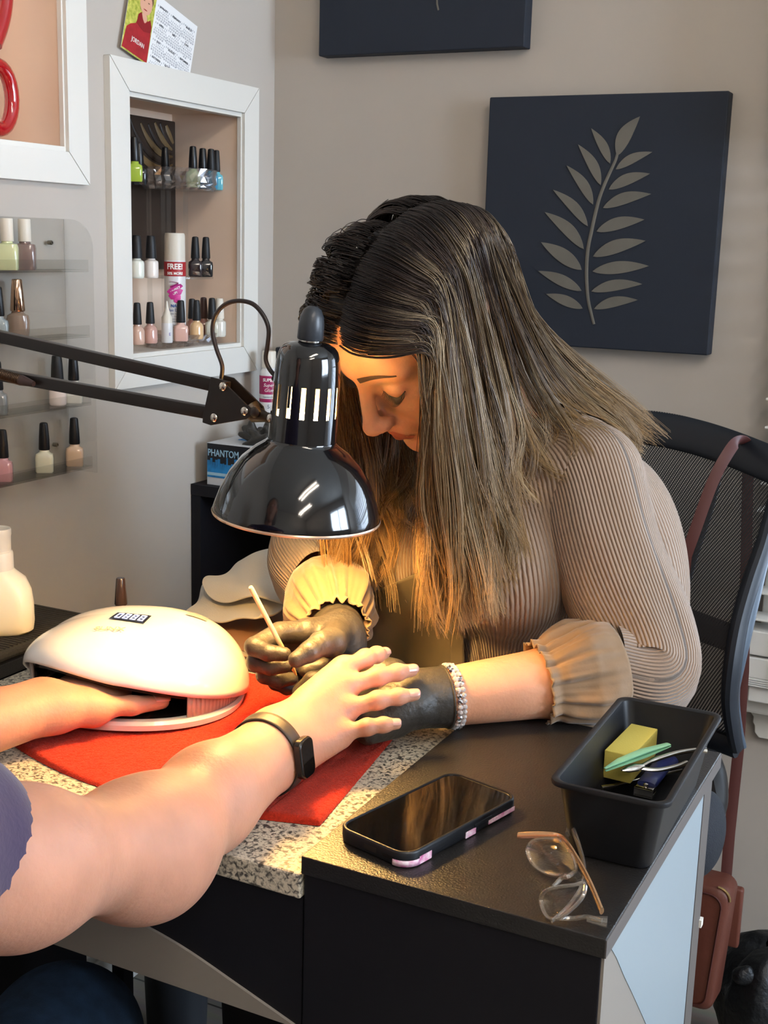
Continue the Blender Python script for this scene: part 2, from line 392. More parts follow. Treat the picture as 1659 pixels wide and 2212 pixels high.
MB().box(-.32, x1+.07, yb-.035, yb+.035, 1.40, 1.70).build('headrail', m_slat, bl, world=True, smooth=False, bevel=.003)
# right wall window, daylight comes in here
w2 = MB(); y0, y1, z0, z1 = WR
for a in ((y0, y0+.05, z0, z1), (y1-.05, y1, z0, z1), (y0+.05, y1-.05, z0, z0+.05), (y0+.05, y1-.05, z1-.05, z1), ((y0+y1)/2-.02, (y0+y1)/2+.02, z0+.05, z1-.05)): w2.box(RX1+.02, RX1+.06, a[0], a[1], a[2], a[3])
struct(w2.build('window_2', m_white, smooth=False))
# ceiling fixtures
m_tube = mat('lit_tube', 'FFFFFF', .5, emit=('FFF1E0', TUBE))
m_fix = mat('fixture_enamel', 'ECECEC', .4)
lf = thing('ceiling_light', 'white twin-tube ceiling light over the manicure station', 'ceiling light', (.55, .1, RZ1))
MB().box(.40, .70, -.55, .75, RZ1-.05, RZ1).build('housing', m_fix, lf, world=True, smooth=False)
for x in (.47, .63):
    MB().tube([(x, -.5, RZ1-.075), (x, .7, RZ1-.075)], .016, 12).build('tube', m_tube, lf, world=True)
l2 = dup(lf, label='white twin-tube ceiling light behind the camera, away from the desk'); l2.location = (1.3, -1.0, RZ1)
# ================================================================== pictures on the back wall
m_canvas = mat('dark_canvas', '262C37', .62, spec=.3, bump=(900, .25, .0005))
m_canside = mat('canvas_edge', '2B3138', .7, spec=.2)
m_leaf = mat('leaf_print', '69665F', .6, spec=.3, var=(18, .10))
def canvas(name, label, X0, X1, Z0, Z1, t=.03):
    t0 = thing(name, label, 'wall picture', ((X0+X1)/2, RY1, Z0))
    MB().box(X0, X1, RY1-t, RY1, Z0, Z1).build('canvas', m_canvas, t0, world=True, smooth=False, bevel=.002); return t0
cv = canvas('leaf_picture', 'square dark navy canvas with a grey frond cut-out, behind the woman', -.804, -.4205, 1.0845, 1.4772)
yl = RY1-.0305
def wp(px, py): return at(px, py, Y=yl)
S = .2411; ox, oz = 1040, 240
def zp(x, y): return (ox+x*S, oz+y*S)
rach = [zp(*p) for p in ((1225, 350), (1205, 430), (1165, 520), (1110, 640), (1060, 770), (1020, 920), (985, 1080), (955, 1230), (942, 1400), (945, 1560), (958, 1700), (985, 1820), (1008, 1910))]
rp = [wp(*p) for p in cat([(x, y, 0) for x, y in rach], 4) for p in [p[:2]]]
b = MB(); w = [.0016]*len(rp)
b.tube(rp, [.0021+.0008*math.sin(i/len(rp)*3) for i in range(len(rp))], 6, flat=.25, up=(0, 1, 0)); b.build('stem', m_leaf, cv, world=True)
leaves = [((1215, 400), (1420, 48), 62, -.15), ((1152, 468), (985, 155), 42, .1), ((1068, 662), (868, 300), 46, .12), ((1000, 836), (765, 488), 46, .12), ((952, 1030), (642, 705), 46, .12), ((916, 1235), (568, 905), 54, .12),
          ((898, 1422), (535, 1175), 62, .05), ((896, 1610), (510, 1432), 50, .05), ((906, 1768), (580, 1638), 46, .05), ((1205, 522), (1530, 366), 42, -.12), ((1142, 702), (1510, 560), 50, -.12), ((1090, 868), (1520, 742), 52, -.12),
          ((1032, 1078), (1460, 972), 55, -.1), ((1000, 1303), (1470, 1162), 60, -.1), ((996, 1436), (1500, 1388), 56, -.05), ((986, 1615), (1440, 1550), 50, -.1), ((1010, 1772), (1400, 1692), 46, -.12)]
for a, c, wd, cv_ in leaves:
    a = np.array(a, float); c = np.array(c, float); d = c-a; L = np.linalg.norm(d); d /= L; n = np.array([-d[1], d[0]])
    up_ = []; dn = []
    for t in np.linspace(0, 1, 15):
        ww = wd*math.sin(math.pi*t**.85)**.9 if 0 < t < 1 else 0; bow = n*cv_*L*math.sin(math.pi*t)*.55; s_ = a+d*L*t+bow
        up_.append(s_+n*ww); dn.append(s_-n*ww)
    poly = [wp(*zp(*p)) for p in up_+dn[::-1][1:-1]]
    P2 = [(p[0], p[2]) for p in poly]
    MB().prism(P2, .0012, Matrix(((1, 0, 0, 0), (0, 0, -1, yl+.0003), (0, 1, 0, 0), (0, 0, 0, 1)))).build('leaf', m_leaf, cv, world=True, smooth=False)
cv2 = canvas('dark_picture', 'dark navy canvas cut off by the top of the photo, grey stem showing', -1.1243, -.7490, 1.5525, 1.93)
MB().tube([at(947, 22, Y=yl), at(944, 8, Y=yl), at(943, -40, Y=yl)], .0016, 6, flat=.25, up=(0, 1, 0)).build('stem', m_leaf, cv2, world=True)
# ================================================================== wall organiser and its bottles
def thin_clear(name, tint, refl=1.0, milk=.03, base=.045, rough=.03):
    m = bpy.data.materials.new(name); m.use_nodes = True; nt = m.node_tree; nt.nodes.clear(); L = nt.links.new
    out = nt.nodes.new('ShaderNodeOutputMaterial'); tr = nt.nodes.new('ShaderNodeBsdfTransparent'); tr.inputs[0].default_value = (*lin(tint), 1)
    gl = nt.nodes.new('ShaderNodeBsdfGlossy'); gl.inputs['Roughness'].default_value = rough; df = nt.nodes.new('ShaderNodeBsdfDiffuse'); df.inputs[0].default_value = (.8, .8, .8, 1)
    lw = nt.nodes.new('ShaderNodeLayerWeight'); lw.inputs[0].default_value = .5; fr = nt.nodes.new('ShaderNodeMath'); fr.operation = 'POWER'; fr.inputs[1].default_value = 4.0; fr2 = nt.nodes.new('ShaderNodeMath'); fr2.operation = 'MULTIPLY_ADD'; fr2.inputs[1].default_value = .75; fr2.inputs[2].default_value = base; L(lw.outputs['Facing'], fr.inputs[0]); L(fr.outputs[0], fr2.inputs[0]); fr = fr2; a = nt.nodes.new('ShaderNodeMixShader'); b = nt.nodes.new('ShaderNodeMixShader')
    ml = nt.nodes.new('ShaderNodeMath'); ml.operation = 'MULTIPLY'; ml.inputs[1].default_value = refl; L(fr.outputs[0], ml.inputs[0])
    a.inputs[0].default_value = milk; L(tr.outputs[0], a.inputs[1]); L(df.outputs[0], a.inputs[2])
    L(ml.outputs[0], b.inputs[0]); L(a.outputs[0], b.inputs[1]); L(gl.outputs[0], b.inputs[2]); L(b.outputs[0], out.inputs[0]); return m
m_acr = thin_clear('clear_acrylic', 'FAFAF9', 1.0, .012, .03); m_cut = thin_clear('cut_acrylic', 'F2EEEC', 1.0, .04, .16)
m_capb = mat('black_cap', '131417', .33, spec=.5); m_capm = mat('matte_black_cap', '17181B', .5)
m_capw = mat('ivory_cap', 'D9D2C4', .4); m_gold = mat('mirror_gold_cap', 'C9A88E', .12, metal=1)
m_clear = mat('bottle_glass', 'FFFFFF', .03, trans=1, ior=1.35)
def polish_col(h): return M('polish_'+h, h, .16, spec=.6, coat=.8)
RGT = np.array([math.cos(YAW), -math.sin(YAW), 0]) # direction the room's camera-right
def bottle_proto(style):
    """bottle of nail polish at the origin, 70 mm tall: (mesh for bottle, mesh for cap)"""
    if style == 'round':
        bo = MB().lathe([(.0105, 0), (.0118, .0015), (.0122, .006), (.0118, .022), (.010, .027), (.0062, .030), (.0058, .033)], 28)
        ca = MB().lathe([(.0072, .0325), (.0076, .034), (.0066, .050), (.0056, .064), (.0050, .0672), (.003, .068), (0, .068)], 24)
    elif style == 'square':
        bo = MB()
        def ring(w, d, z, r): return [(x, y, z) for x, y in rrect(w, d, r, 4)]
        G = [ring(.022, .017, 0, .004), ring(.0245, .019, .002, .005), ring(.025, .0195, .020, .005), ring(.0235, .018, .0255, .006), ring(.014, .0135, .0285, .0058), ring(.0125, .0125, .032, .0058)]
        bo.grid(G, closed_v=True); n = len(G[0]); bo.f.append(tuple(range(n))[::-1]); bo.f.append(tuple(range(len(bo.v)-n, len(bo.v))))
        ca = MB().lathe([(.0073, .0315), (.0078, .033), (.0070, .050), (.0058, .066), (.0052, .0685), (.003, .0695), (0, .0695)], 24)
    elif style == 'flat':   # big glossy glass bottle with straight sided cap
        bo = MB(); 
        def ring(w, d, z, r): return [(x, y, z) for x, y in rrect(w, d, r, 4)]
        G = [ring(.026, .022, 0, .004), ring(.028, .024, .002, .006), ring(.0285, .0245, .028, .006), ring(.026, .022, .033, .007), ring(.015, .0145, .0345, .0068), ring(.0135, .0135, .037, .0065)]
        bo.grid(G, closed_v=True); n = len(G[0]); bo.f.append(tuple(range(n))[::-1]); bo.f.append(tuple(range(len(bo.v)-n, len(bo.v))))
        ca = MB().lathe([(.0083, .0365), (.0085, .037), (.0082, .0645), (.0078, .0655), (0, .0655)], 24)
    elif style == 'tall':   # rounded shoulders with a tall tapered cap
        bo = MB().lathe([(.0115, 0), (.0135, .002), (.0148, .010), (.0152, .024), (.0138, .031), (.0085, .034), (.0075, .037)], 28, sy=.8)
        ca = MB().lathe([(.0093, .0365), (.0098, .038), (.0082, .060), (.0068, .0765), (.006, .0782), (0, .0785)], 24)
    elif style == 'barrel':
        bo = MB().lathe([(.0105, 0), (.0116, .001), (.0120, .004), (.0120, .024), (.0112, .0275), (.007, .030), (.0062, .0325)], 28)
        ca = MB().lathe([(.0085, .032), (.0088, .034), (.0078, .055), (.0068, .067), (.006, .0685), (0, .069)], 24)
    return bo, ca
PROTO = {}
def polish(px, py, X, color, label, cap=None, style='square', sc=1.0, group='nail polish bottles on the clear wall shelves', Zs=None, rot=0.0, Y=None, tint=None):
    """stands with its base centre at the pixel (px,py) on plane X=, or on height Zs"""
    p = at(px, py, X=X) if X is not None else (at(px, py, Y=Y) if Y is not None else at(px, py, Z=Zs))
    if Zs is not None and X is not None: p[2] = Zs
    if style not in PROTO:
        bo, ca = bottle_proto(style); ms = []
        for n_, q in (('bottle', bo), ('cap', ca)):
            o = q.build(n_, m_capb); ms.append(o.data); bpy.data.objects.remove(o)
        PROTO[style] = ms
    t = thing('nail_polish', label, 'nail polish bottle', p, rot+.62, group); t.scale = (sc, sc, sc)
    for n_, me, mm in (('bottle', PROTO[style][0], polish_col(color) if tint is None else tint), ('cap', PROTO[style][1], cap or m_capb)):
        me = me.copy(); me.materials.clear(); me.materials.append(mm)
        o = bpy.data.objects.new(n_, me); COL.objects.link(o); o.parent = t
    return t
# wall organiser: back sheet with rounded corner, four lipped shelves, right side edge
wo = thing('wall_organiser', 'clear acrylic four-tier polish shelf screwed to the left wall', 'wall shelf', (RX0, 1.3, .90))
Xs = RX0+.0035; Ymax = float(at(141, 560, X=RX0+.003)[1]); Ymin = .80
poly = [(Ymin, .895), (Ymax-.002, .895), (Ymax-.002, 1.262), (Ymin, 1.262)]
MX = Matrix(((0, 0, 1, RX0+.001), (1, 0, 0, 0), (0, 1, 0, 0), (0, 0, 0, 1)))
MB().prism(poly, .003, MX).build('back_sheet', m_acr, wo, world=True, smooth=False)
SH = [1.1925, 1.1005, 1.003, .9105]
for z in SH:
    b = MB().box(RX0+.004, RX0+.048, Ymin, Ymax-.004, z-.003, z); b.box(RX0+.0455, RX0+.048, Ymin, Ymax-.004, z, z+.014)
    b.build('shelf', m_acr, wo, world=True, smooth=False)
sp_ = [(RX0+.002, .9), (RX0+.052, .9)]+[(RX0+.052-.040+.040*math.cos(a), 1.222+.040*math.sin(a)) for a in arc(0, math.pi/2, 9)]+[(RX0+.002, 1.262)]
MB().prism(sp_, .003, Matrix(((1, 0, 0, 0), (0, 0, -1, Ymax+.002), (0, 1, 0, 0), (0, 0, 0, 1)))).build('side_panel', m_acr, wo, world=True, smooth=False)
m_screw = mat('steel_screw', '8C8578', .3, metal=1)
for (px, py) in ((104, 524), (116, 960)):
    p = at(px, py, X=RX0+.005); mt = Matrix.Translation(Vector(p)) @ Matrix.Rotation(math.pi/2, 4, 'Y')
    MB().lathe([(.0030, 0), (.0032, .006), (.0024, .0075), (.0012, .0075), (.0010, .006), (0, .006)], 18, mt).build('screw', m_screw, wo, world=True)
XB = RX0+.027
for a in ((17, 572, SH[0], 'C9CFA0', 'pale green polish with ivory cap, at the left edge of the top wall shelf', m_capw, 'flat'),
          (55, 572, SH[0], '7C6660', 'mauve-brown polish with ivory cap on the top wall shelf', m_capw, 'flat'),
          (-2, 716, SH[1], '9AA7AC', 'silvery grey polish half cut off at the left edge, second wall shelf', m_capb, 'square'),
          (40, 724, SH[1], '8E7B6C', 'taupe polish with mirror-gold tapered cap on the second wall shelf', m_gold, 'tall'),
          (125, 864, SH[2], 'E9DCD6', 'milky pink polish with black cap, left of the pair behind the lamp arm', m_capm, 'barrel'),
          (160, 860, SH[2], 'E8E6DC', 'white polish with black cap, right of the pair behind the lamp arm', m_capb, 'square'),
          (-4, 880, SH[2], '8B8F90', 'grey polish barely showing at the left edge, third wall shelf', m_capb, 'square'),
          (8, 1030, SH[3], 'D29AA0', 'rose pink polish with black cap, bottom wall shelf at the left edge', m_capb, 'square'),
          (97, 1010, SH[3], 'DDDCC4', 'cream polish with black cap, middle of the bottom wall shelf', m_capb, 'square'),
          (162, 998, SH[3], 'CDB196', 'shimmering beige polish with black cap, right end of the bottom wall shelf', m_capb, 'square')):
    polish(a[0], a[1], XB, a[3], a[4], a[5], a[6], Zs=a[2], sc=1.02)
# ================================================================== niche: tiered organiser, bottles, spray can, carved panel
Gn = 'nail polish bottles in the clear niche organiser'
m_carv = mat('carved_dark_wood', '2B211B', .45, coat=.3, var=(9, .3)); m_carv2 = mat('carved_gilt', '6B5638', .5, var=(14, .35))
cp = thing('carved_panel', 'dark carved wooden panel with curling gilt leaves at the back of the niche', 'carved panel', (RX0-ND+.008, 1.72, 1.12))
XP = RX0-ND+.006
MB().box(XP-.004, XP+.004, N1[0]+.004, N1[1]-.004, 1.185, 1.440).build('panel', m_carv, cp, world=True, smooth=False, bevel=.002)
hub = at(388, 330, X=XP)
for k in range(22):
    a0 = math.radians(-62+k*12); pts = []
    for t in np.linspace(.0, 1, 26):
        r = .008+.17*t; aa = a0+1.15*t*(1 if k < 14 else -.6)
        p = (XP+.004, hub[1]-r*math.cos(aa), hub[2]+r*math.sin(aa))
        if not pts and t < .4 and p[1] >= N1[1]-.010: continue
        if not (N1[0]+.008 < p[1] < N1[1]-.010 and 1.19 < p[2] < 1.434): break
        pts.append(p)
    if len(pts) < 5: continue
    MB().tube(pts, [.0012+.0052*math.sin(math.pi*(i+.6)/(len(pts)+.5)) for i in range(len(pts))], 8, flat=.5, up=(1, 0, 0)).build('leaf', m_carv2 if k % 2 else m_carv, cp, world=True)
# the organiser: two faceted round trays and a flat middle shelf on a column
oc = at(395, 385, X=RX0-.055); CXo, CYo = RX0-.062, oc[1]
R0 = .062
zt, zm, zb = 1.324, 1.176, 1.072
og = thing('polish_organiser', 'clear faceted three-tier organiser full of polish inside the white-framed niche', 'organiser', (CXo, CYo, N1[2]+.002))
def tray(z, h, nm):
    b = MB(); n = 44; rings = []
    for (r, zz, off) in ((R0*.93, 0, 0), (R0*1.0, .004, .5), (R0*.95, .0075, 0), (R0*1.02, .012, .5), (R0*.985, h*.62, 0), (R0*1.03, h, .5)):
        rings.append([(CXo+.88*(r+(.0036 if (k % 2) else -.0016))*math.cos(2*math.pi*(k+off)/n), CYo+1.06*(r+(.0036 if (k % 2) else -.0016))*math.sin(2*math.pi*(k+off)/n), z+zz) for k in range(n)])
    b.grid(rings, closed_v=True); b.f.append(tuple(range(n))[::-1])
    b.build(nm, m_cut, og, world=True, smooth=False, solid=.002)
tray(zt-.004, .034, 'top_tray'); tray(zb-.018, .026, 'bottom_tray')
MB().lathe([(R0*1.0, 0), (R0*1.0, .003)], 40, Matrix.Translation((CXo, CYo, zm-.003)), sx=.85, sy=1.04).build('middle_shelf', m_acr, og, world=True)
b = MB()
for ang in (200, 320): 
    x, y = CXo+.052*math.cos(math.radians(ang)), CYo+.06*math.sin(math.radians(ang)); b.box(x-.003, x+.003, y-.003, y+.003, N1[2]+.003, zt)
b.box(CXo-.006, CXo+.006, CYo-.045, CYo-.033, N1[2]+.003, zt); b.build('column', m_acr, og, world=True, smooth=False)
for (px, py, z, c, l, cp_, st, X_) in (
    (291, 372, zt, '9DB63C', 'lime green polish at the left end of the top organiser tray', m_capb, 'square', .02),
    (301, 352, zt, '20262C', 'dark polish hidden behind the lime green one, only its cap showing', m_capb, 'square', .09),
    (357, 352, zt, '1B1D20', 'black-capped polish at the back middle of the top tray, before the carved panel', m_capb, 'square', .10),
    (417, 372, zt, 'A9C79B', 'mint green polish on the top organiser tray', m_capb, 'square', .035),
    (438, 374, zt, '1D5582', 'deep blue polish beside the mint green one, top tray', m_capb, 'square', .045),
    (456, 374, zt, '3F93B6', 'teal blue polish on the top organiser tray', m_capm, 'square', .038),
    (468, 370, zt, '69BACB', 'light aqua polish at the right end of the top tray', m_capm, 'square', .046),
    (296, 598, zm, 'E4E6DA', 'white polish with tall black cap, left on the middle tier', m_capm, 'barrel', .02),
    (327, 602, zm, 'E5DDD6', 'off-white polish beside the spray can, middle tier', m_capm, 'barrel', .02),
    (422, 602, zm, '2A2124', 'black-brown polish right of the spray can, middle tier', m_capm, 'square', .045),
    (445, 606, zm, '1C1D20', 'black polish at the right end of the middle tier', m_capm, 'square', .035),
    (297, 738, zb, 'D3AE9B', 'nude polish with black cap, leftmost on the bottom tray', m_capm, 'round', .02),
    (325, 740, zb, 'C79C90', 'dusty pink polish with black cap, second on the bottom tray', m_capm, 'round', .02),
    (391, 740, zb, 'D8AFA2', 'pale pink square polish right of the glue tube, bottom tray', m_capm, 'square', .012),
    (415, 728, zb, 'A8705C', 'terracotta polish at the back of the bottom tray behind the peach one', m_capm, 'round', .050),
    (425, 742, zb, 'E0B98A', 'peach polish with black cap on the bottom tray', m_capm, 'round', .018),
    (440, 728, zb, '8E5B4A', 'brown polish at the back of the bottom tray, dark brown cap', M('brown_cap', '3A2422', .4), 'square', .052),
    (458, 740, zb, 'C9C8B8', 'pale grey polish at the right of the bottom tray', m_capm, 'square', .030),
    (474, 736, zb, 'D9D6CC', 'milky white polish at the right end of the bottom tray', m_capw, 'barrel', .022)):
    polish(px, py, RX0-X_, c, l, cp_, st, Zs=z, group=Gn, sc=.97)
m_can = mat('can_enamel', 'DAD9D8', .3, spec=.5); m_red = mat('label_red', 'A8242A', .45); m_pink = mat('label_magenta', 'C2328A', .45)
m_blue = mat('label_blue', '2F5C9E', .45); m_ltxt = mat('label_white', 'F2F0EA', .5); m_gtxt = mat('label_grey', '6D7480', .5)
def on_cyl(T0, r, zc, mtl, parent, body, size, name='lettering', sx=1, bold=0, shear=0, rot=0, adeg=0):
    """lettering wrapped round a cylinder of radius r, facing local -y"""
    o = text(body, size, Matrix.Rotation(rot, 4, 'Z'), mtl, parent, name, sx=sx, bold=bold, shear=shear)
    for v in o.data.vertices:
        a = v.co.x/r+math.radians(adeg); zz = v.co.y+zc; rr = r+.0001+max(0, v.co.z)
        v.co = (rr*math.sin(a), -rr*math.cos(a), zz)
    return o
pc = at(379, 742, X=RX0-.030); sc_ = thing('spray_can', 'tall white nail glue dryer spray can with red FREE! band, standing in the niche', 'spray can', (pc[0], pc[1], zb), .63)
rC = .0178; hC = .176
MB().lathe([(rC*.92, 0), (rC, .003), (rC, hC-.048), (rC*.97, hC-.044)], 36).build('can', m_can, sc_)
MB().lathe([(rC*.96, hC-.046), (rC*.97, hC-.044), (rC*.95, hC-.004), (rC*.88, hC), (0, hC)], 36).build('cap', m_capw, sc_)
MB().lathe([(rC+.0003, hC-.070), (rC+.0003, hC-.0465)], 36, cap=False).build('red_band', m_red, sc_)
on_cyl(sc_, rC+.0004, hC-.0545, m_ltxt, sc_, 'FREE!', .0125, sx=.95, bold=.0004)
on_cyl(sc_, rC+.0004, hC-.0655, m_ltxt, sc_, '50% MORE', .0062, sx=.95, bold=.0002)
b = MB(); pts = []
for i, (x, z) in enumerate([(-.009, .098), (.006, .095), (-.008, .088), (.010, .091), (-.009, .080), (.009, .082), (-.007, .073), (.007, .072), (.000, .066), (.008, .063)]): pts.append((x, z, 0))
for p in cat(pts, 5): a = p[0]/rC; b.v.append(((rC+.0003)*math.sin(a), -(rC+.0003)*math.cos(a), p[1]))
P_ = b.v; b = MB().tube(P_, [.0012+.0038*math.sin(math.pi*min(1, i/len(P_)*1.05))**.7 for i in range(len(P_))], 6, flat=.12, up=None); b.build('scribble', m_pink, sc_)
on_cyl(sc_, rC+.0009, .0855, m_ltxt, sc_, 'HURRY', .0056, rot=math.radians(22), bold=.00015); on_cyl(sc_, rC+.0009, .0785, m_ltxt, sc_, 'UP!', .0056, rot=math.radians(22), bold=.00015)
on_cyl(sc_, rC+.0004, .0575, m_blue, sc_, 'NAIL', .0068, bold=.0002); on_cyl(sc_, rC+.0004, .0505, m_blue, sc_, 'Glue Dryer', .0064)
for q, l in enumerate(('Speed Dri Polymerizes', 'Gle', 'Pulverisateur de Colle', 'ONGLES')): on_cyl(sc_, rC+.0004, .0445-q*.0042, m_gtxt, sc_, l, .0030)
for q, l in enumerate(('Press Dn', 'Contents')): on_cyl(sc_, rC+.0004, .0265-q*.0035, m_gtxt, sc_, l, .0030)
pg = at(361, 742, X=RX0-.008); gt = thing('glue_tube', 'small white pointed glue bottle in front of the spray can on the bottom tray', 'glue bottle', (pg[0], pg[1], zb), .63)
MB().lathe([(.0085, 0), (.0092, .001), (.0092, .030), (.0088, .032)], 28).build('bottle', m_can, gt)
MB().lathe([(.0088, .032), (.0088, .041), (.0066, .0445), (.0030, .056), (.0012, .067), (0, .0672)], 24).build('nozzle', m_capw, gt)
on_cyl(gt, .0093, .014, M('violet_print', '4A3FA0', .5), gt, 'E', .007, adeg=30)
# ------------------------------------------------------------------ second niche: red glass and stand
m_rglass = mat('red_glass', 'B80A18', .06, spec=.8, coat=1, trans=.25, ior=1.5)
vz = thing('red_glass_sculpture', 'looped red glass sculpture in the upper left niche', 'glass sculpture', at(5, 290, X=RX0-.05))
cxv, cyv, czv = at(-4, 210, X=RX0-.05)
pts = [(cxv, cyv+.028*math.cos(a)*.95, czv+.042*math.sin(a)) for a in arc(0, 2*math.pi, 25)[:-1]]
MB().tube(pts, .0105, 14, closed=True, up=(1, 0, 0)).build('ring', m_rglass, vz, world=True)
q0 = at(14, 0, X=RX0-.05); pts = cat([at(-14, 95, X=RX0-.05), at(0, 60, X=RX0-.05), at(10, 20, X=RX0-.05), at(14, -40, X=RX0-.05), at(4, -110, X=RX0-.05)], 6)
MB().tube(pts, [.012-.003*i/len(pts) for i in range(len(pts))], 14).build('stem', m_rglass, vz, world=True)
gs = thing('glass_block', 'clear glass block under the red glass sculpture', 'glass stand', (RX0-.05, cyv, N2[2]))
pb = at(45, 312, X=RX0-.03)
MB().box(RX0-.075, RX0-.03, pb[1]-.05, pb[1], N2[2], N2[2]+.011).build('block', m_acr, gs, world=True, smooth=False, bevel=.001)
# ------------------------------------------------------------------ photo calendar leaning on the niche frame
zt_ = N1[3]+.0455; cl = thing('photo_calendar', 'photo calendar card of a boy in a red hooded top, leaning above the niche frame', 'photo calendar', (RX0+.01, 1.6, zt_+.001))
XC = RX0+.0085
def cp_(px, py, dx=0): return at(px, py, X=XC+dx)
C4 = [cp_(236, 250), cp_(412, 168), cp_(434, 16), cp_(276, -55)]
# card plane basis from its visible corners: bottom right, top right; the photo half is on the left
BR, TR, BM, TM = cp_(411, 157), cp_(433, 17), cp_(316, 140), cp_(343, -20)
uy = (Vector(TR)-Vector(BR)).normalized(); ux = (Vector(BR)-Vector(BM)); ux = (ux-uy*ux.dot(uy)).normalized(); un = ux.cross(uy)
FC = frame(Vector(BM), ux, uy); Hc = (Vector(TR)-Vector(BR)).length; Wc = (Vector(BR)-Vector(BM)).dot(ux)
m_paper = mat('calendar_paper', 'E6E7E8', .55); m_ink = mat('calendar_ink', '26282C', .6)
BL = cp_(258, 122); Wp = -(FC.inverted() @ Vector(BL)).x
MB().box(-Wp, Wc, 0, Hc*1.03, -.0008, 0, FC).build('card', m_paper, cl, world=True, smooth=False)
m_fol = mat('photo_foliage', '8F9A2E', .5, var=(160, .5, 'D8D36A')); m_hood = mat('photo_red_cloth', 'A3262B', .5, var=(90, .18)); m_face = mat('photo_skin', 'D9A68C', .5); m_phair = mat('photo_hair', '6E5239', .5)
MB().box(-Wp, 0, .0, Hc*1.03, 0, .0003, FC).build('photo', m_fol, cl, world=True, smooth=False)
s_ = Wp
sy_ = Hc/2.42
def flat(nm, pts, mt, z, th=.0002): return MB().prism([(x*s_, y*sy_) for x, y in pts], th, FC, z).build(nm, mt, cl, world=True, smooth=False)
E_ = lambda cx, cy, rx, ry, n=24: [(cx+rx*math.cos(2*math.pi*i/n), cy+ry*math.sin(2*math.pi*i/n)) for i in range(n)]
flat('hooded_top', [(-.99, .05), (-.93, .78), (-.80, .95), (-.62, 1.08), (-.55, 1.38), (-.42, 1.48), (-.30, 1.30), (-.20, 1.42), (-.08, 1.28), (-.02, 1.0), (-.01, .05)], m_hood, .0003)
flat('neck', E_(-.36, 1.42, .12, .16), m_face, .0005); flat('hood', [(-.60, 1.1), (-.58, 1.42), (-.48, 1.56), (-.40, 1.36), (-.30, 1.24), (-.22, 1.36), (-.12, 1.5), (-.04, 1.3), (-.04, 1.08), (-.3, .98)], M('photo_dark_red', '8B1D22', .5), .0006)
flat('hair', E_(-.36, 2.12, .27, .36), m_phair, .0004); flat('face', E_(-.36, 1.92, .235, .38), m_face, .0006)
for x in (-.46, -.27): flat('eye', E_(x, 1.98, .035, .018, 10), m_phair, .0009)
flat('mouth', E_(-.36, 1.70, .07, .018, 10), m_hood, .0009)
text('JORDAN', .16*s_, FC @ Matrix.Translation((-.45*s_, .50*sy_, .0009)), m_ltxt, cl, sx=.8); cl.children[-1]
for o in [c for c in cl.children if c.name.startswith('lettering')]: o.matrix_basis = Matrix.Translation(-Vector(cl.location))
mon = ['JANUARY', 'FEBRUARY', 'MARCH', 'APRIL', 'MAY', 'JUNE', 'JULY', 'AUGUST', 'SEPTEMBER', 'OCTOBER', 'NOVEMBER', 'DECEMBER']
def calrows(k):
    st = [3, 6, 6, 2, 4, 0, 2, 5, 1, 3, 6, 1][k]; n = [31, 28, 31, 30, 31, 30, 31, 31, 30, 31, 30, 31][k]; s = 'S  M  T  W  T  F  S\n'; ln = ['  ']*st
    for d in range(1, n+1):
        ln.append('%2d' % d)
        if len(ln) == 7: s += ' '.join(ln)+'\n'; ln = []
    return s+' '.join(ln)
for k in range(12):
    cx_ = Wc*(.19+.31*(k % 3)); cy_ = Hc*(.90-.245*(k//3))
    text(mon[k], Wc*.042, FC @ Matrix.Translation((cx_, cy_, .0001)), m_ink, cl, ext=.0001, bold=.0001)
    o = text(calrows(k), Wc*.036, FC @ Matrix.Translation((cx_, cy_-Hc*.095, .0001)), m_gtxt, cl, ext=.0001)
for o in [c for c in cl.children if c.name.startswith('lettering')]: o.matrix_basis = Matrix.Translation(-Vector(cl.location))
# ================================================================== manicure desk
def gran():
    m = mat('speckled_granite', 'B9B4A6', .35, spec=.5); nt = m.node_tree; b = nt.nodes['Principled BSDF']; L = nt.links.new
    tc = nt.nodes.new('ShaderNodeTexCoord'); v = nt.nodes.new('ShaderNodeTexNoise'); v.inputs['Scale'].default_value = 230; v.inputs['Detail'].default_value = 3; v.inputs['Distortion'].default_value = .6
    v2 = nt.nodes.new('ShaderNodeTexNoise'); v2.inputs['Scale'].default_value = 480; v2.inputs['Detail'].default_value = 2
    L(tc.outputs['Object'], v.inputs['Vector']); L(tc.outputs['Object'], v2.inputs['Vector'])
    r = nt.nodes.new('ShaderNodeValToRGB'); e = r.color_ramp.elements; e[0].position = .37; e[0].color = (*lin('4B4A48'), 1); e[1].position = .52; e[1].color = (*lin('CFC9B8'), 1)
    q = r.color_ramp.elements.new(.43); q.color = (*lin('8C887E'), 1)
    L(v.outputs['Fac'], r.inputs[0]); mx = nt.nodes.new('ShaderNodeMix'); mx.data_type = 'RGBA'; mx.blend_type = 'MULTIPLY'; mx.inputs[0].default_value = .5
    r2 = nt.nodes.new('ShaderNodeValToRGB'); r2.color_ramp.elements[0].position = .38; r2.color_ramp.elements[0].color = (.35, .34, .33, 1); r2.color_ramp.elements[1].position = .5
    L(v2.outputs['Fac'], r2.inputs[0]); L(r.outputs[0], mx.inputs[6]); L(r2.outputs[0], mx.inputs[7]); L(mx.outputs[2], b.inputs['Base Color']); return m
m_gran = gran()
m_blk = mat('black_laminate', '1D1B1A', .36, spec=.75, bump=(520, .5, .0010)); m_blkside = mat('black_side_laminate', '14141A', .55, spec=.3, bump=(500, .15, .0005))
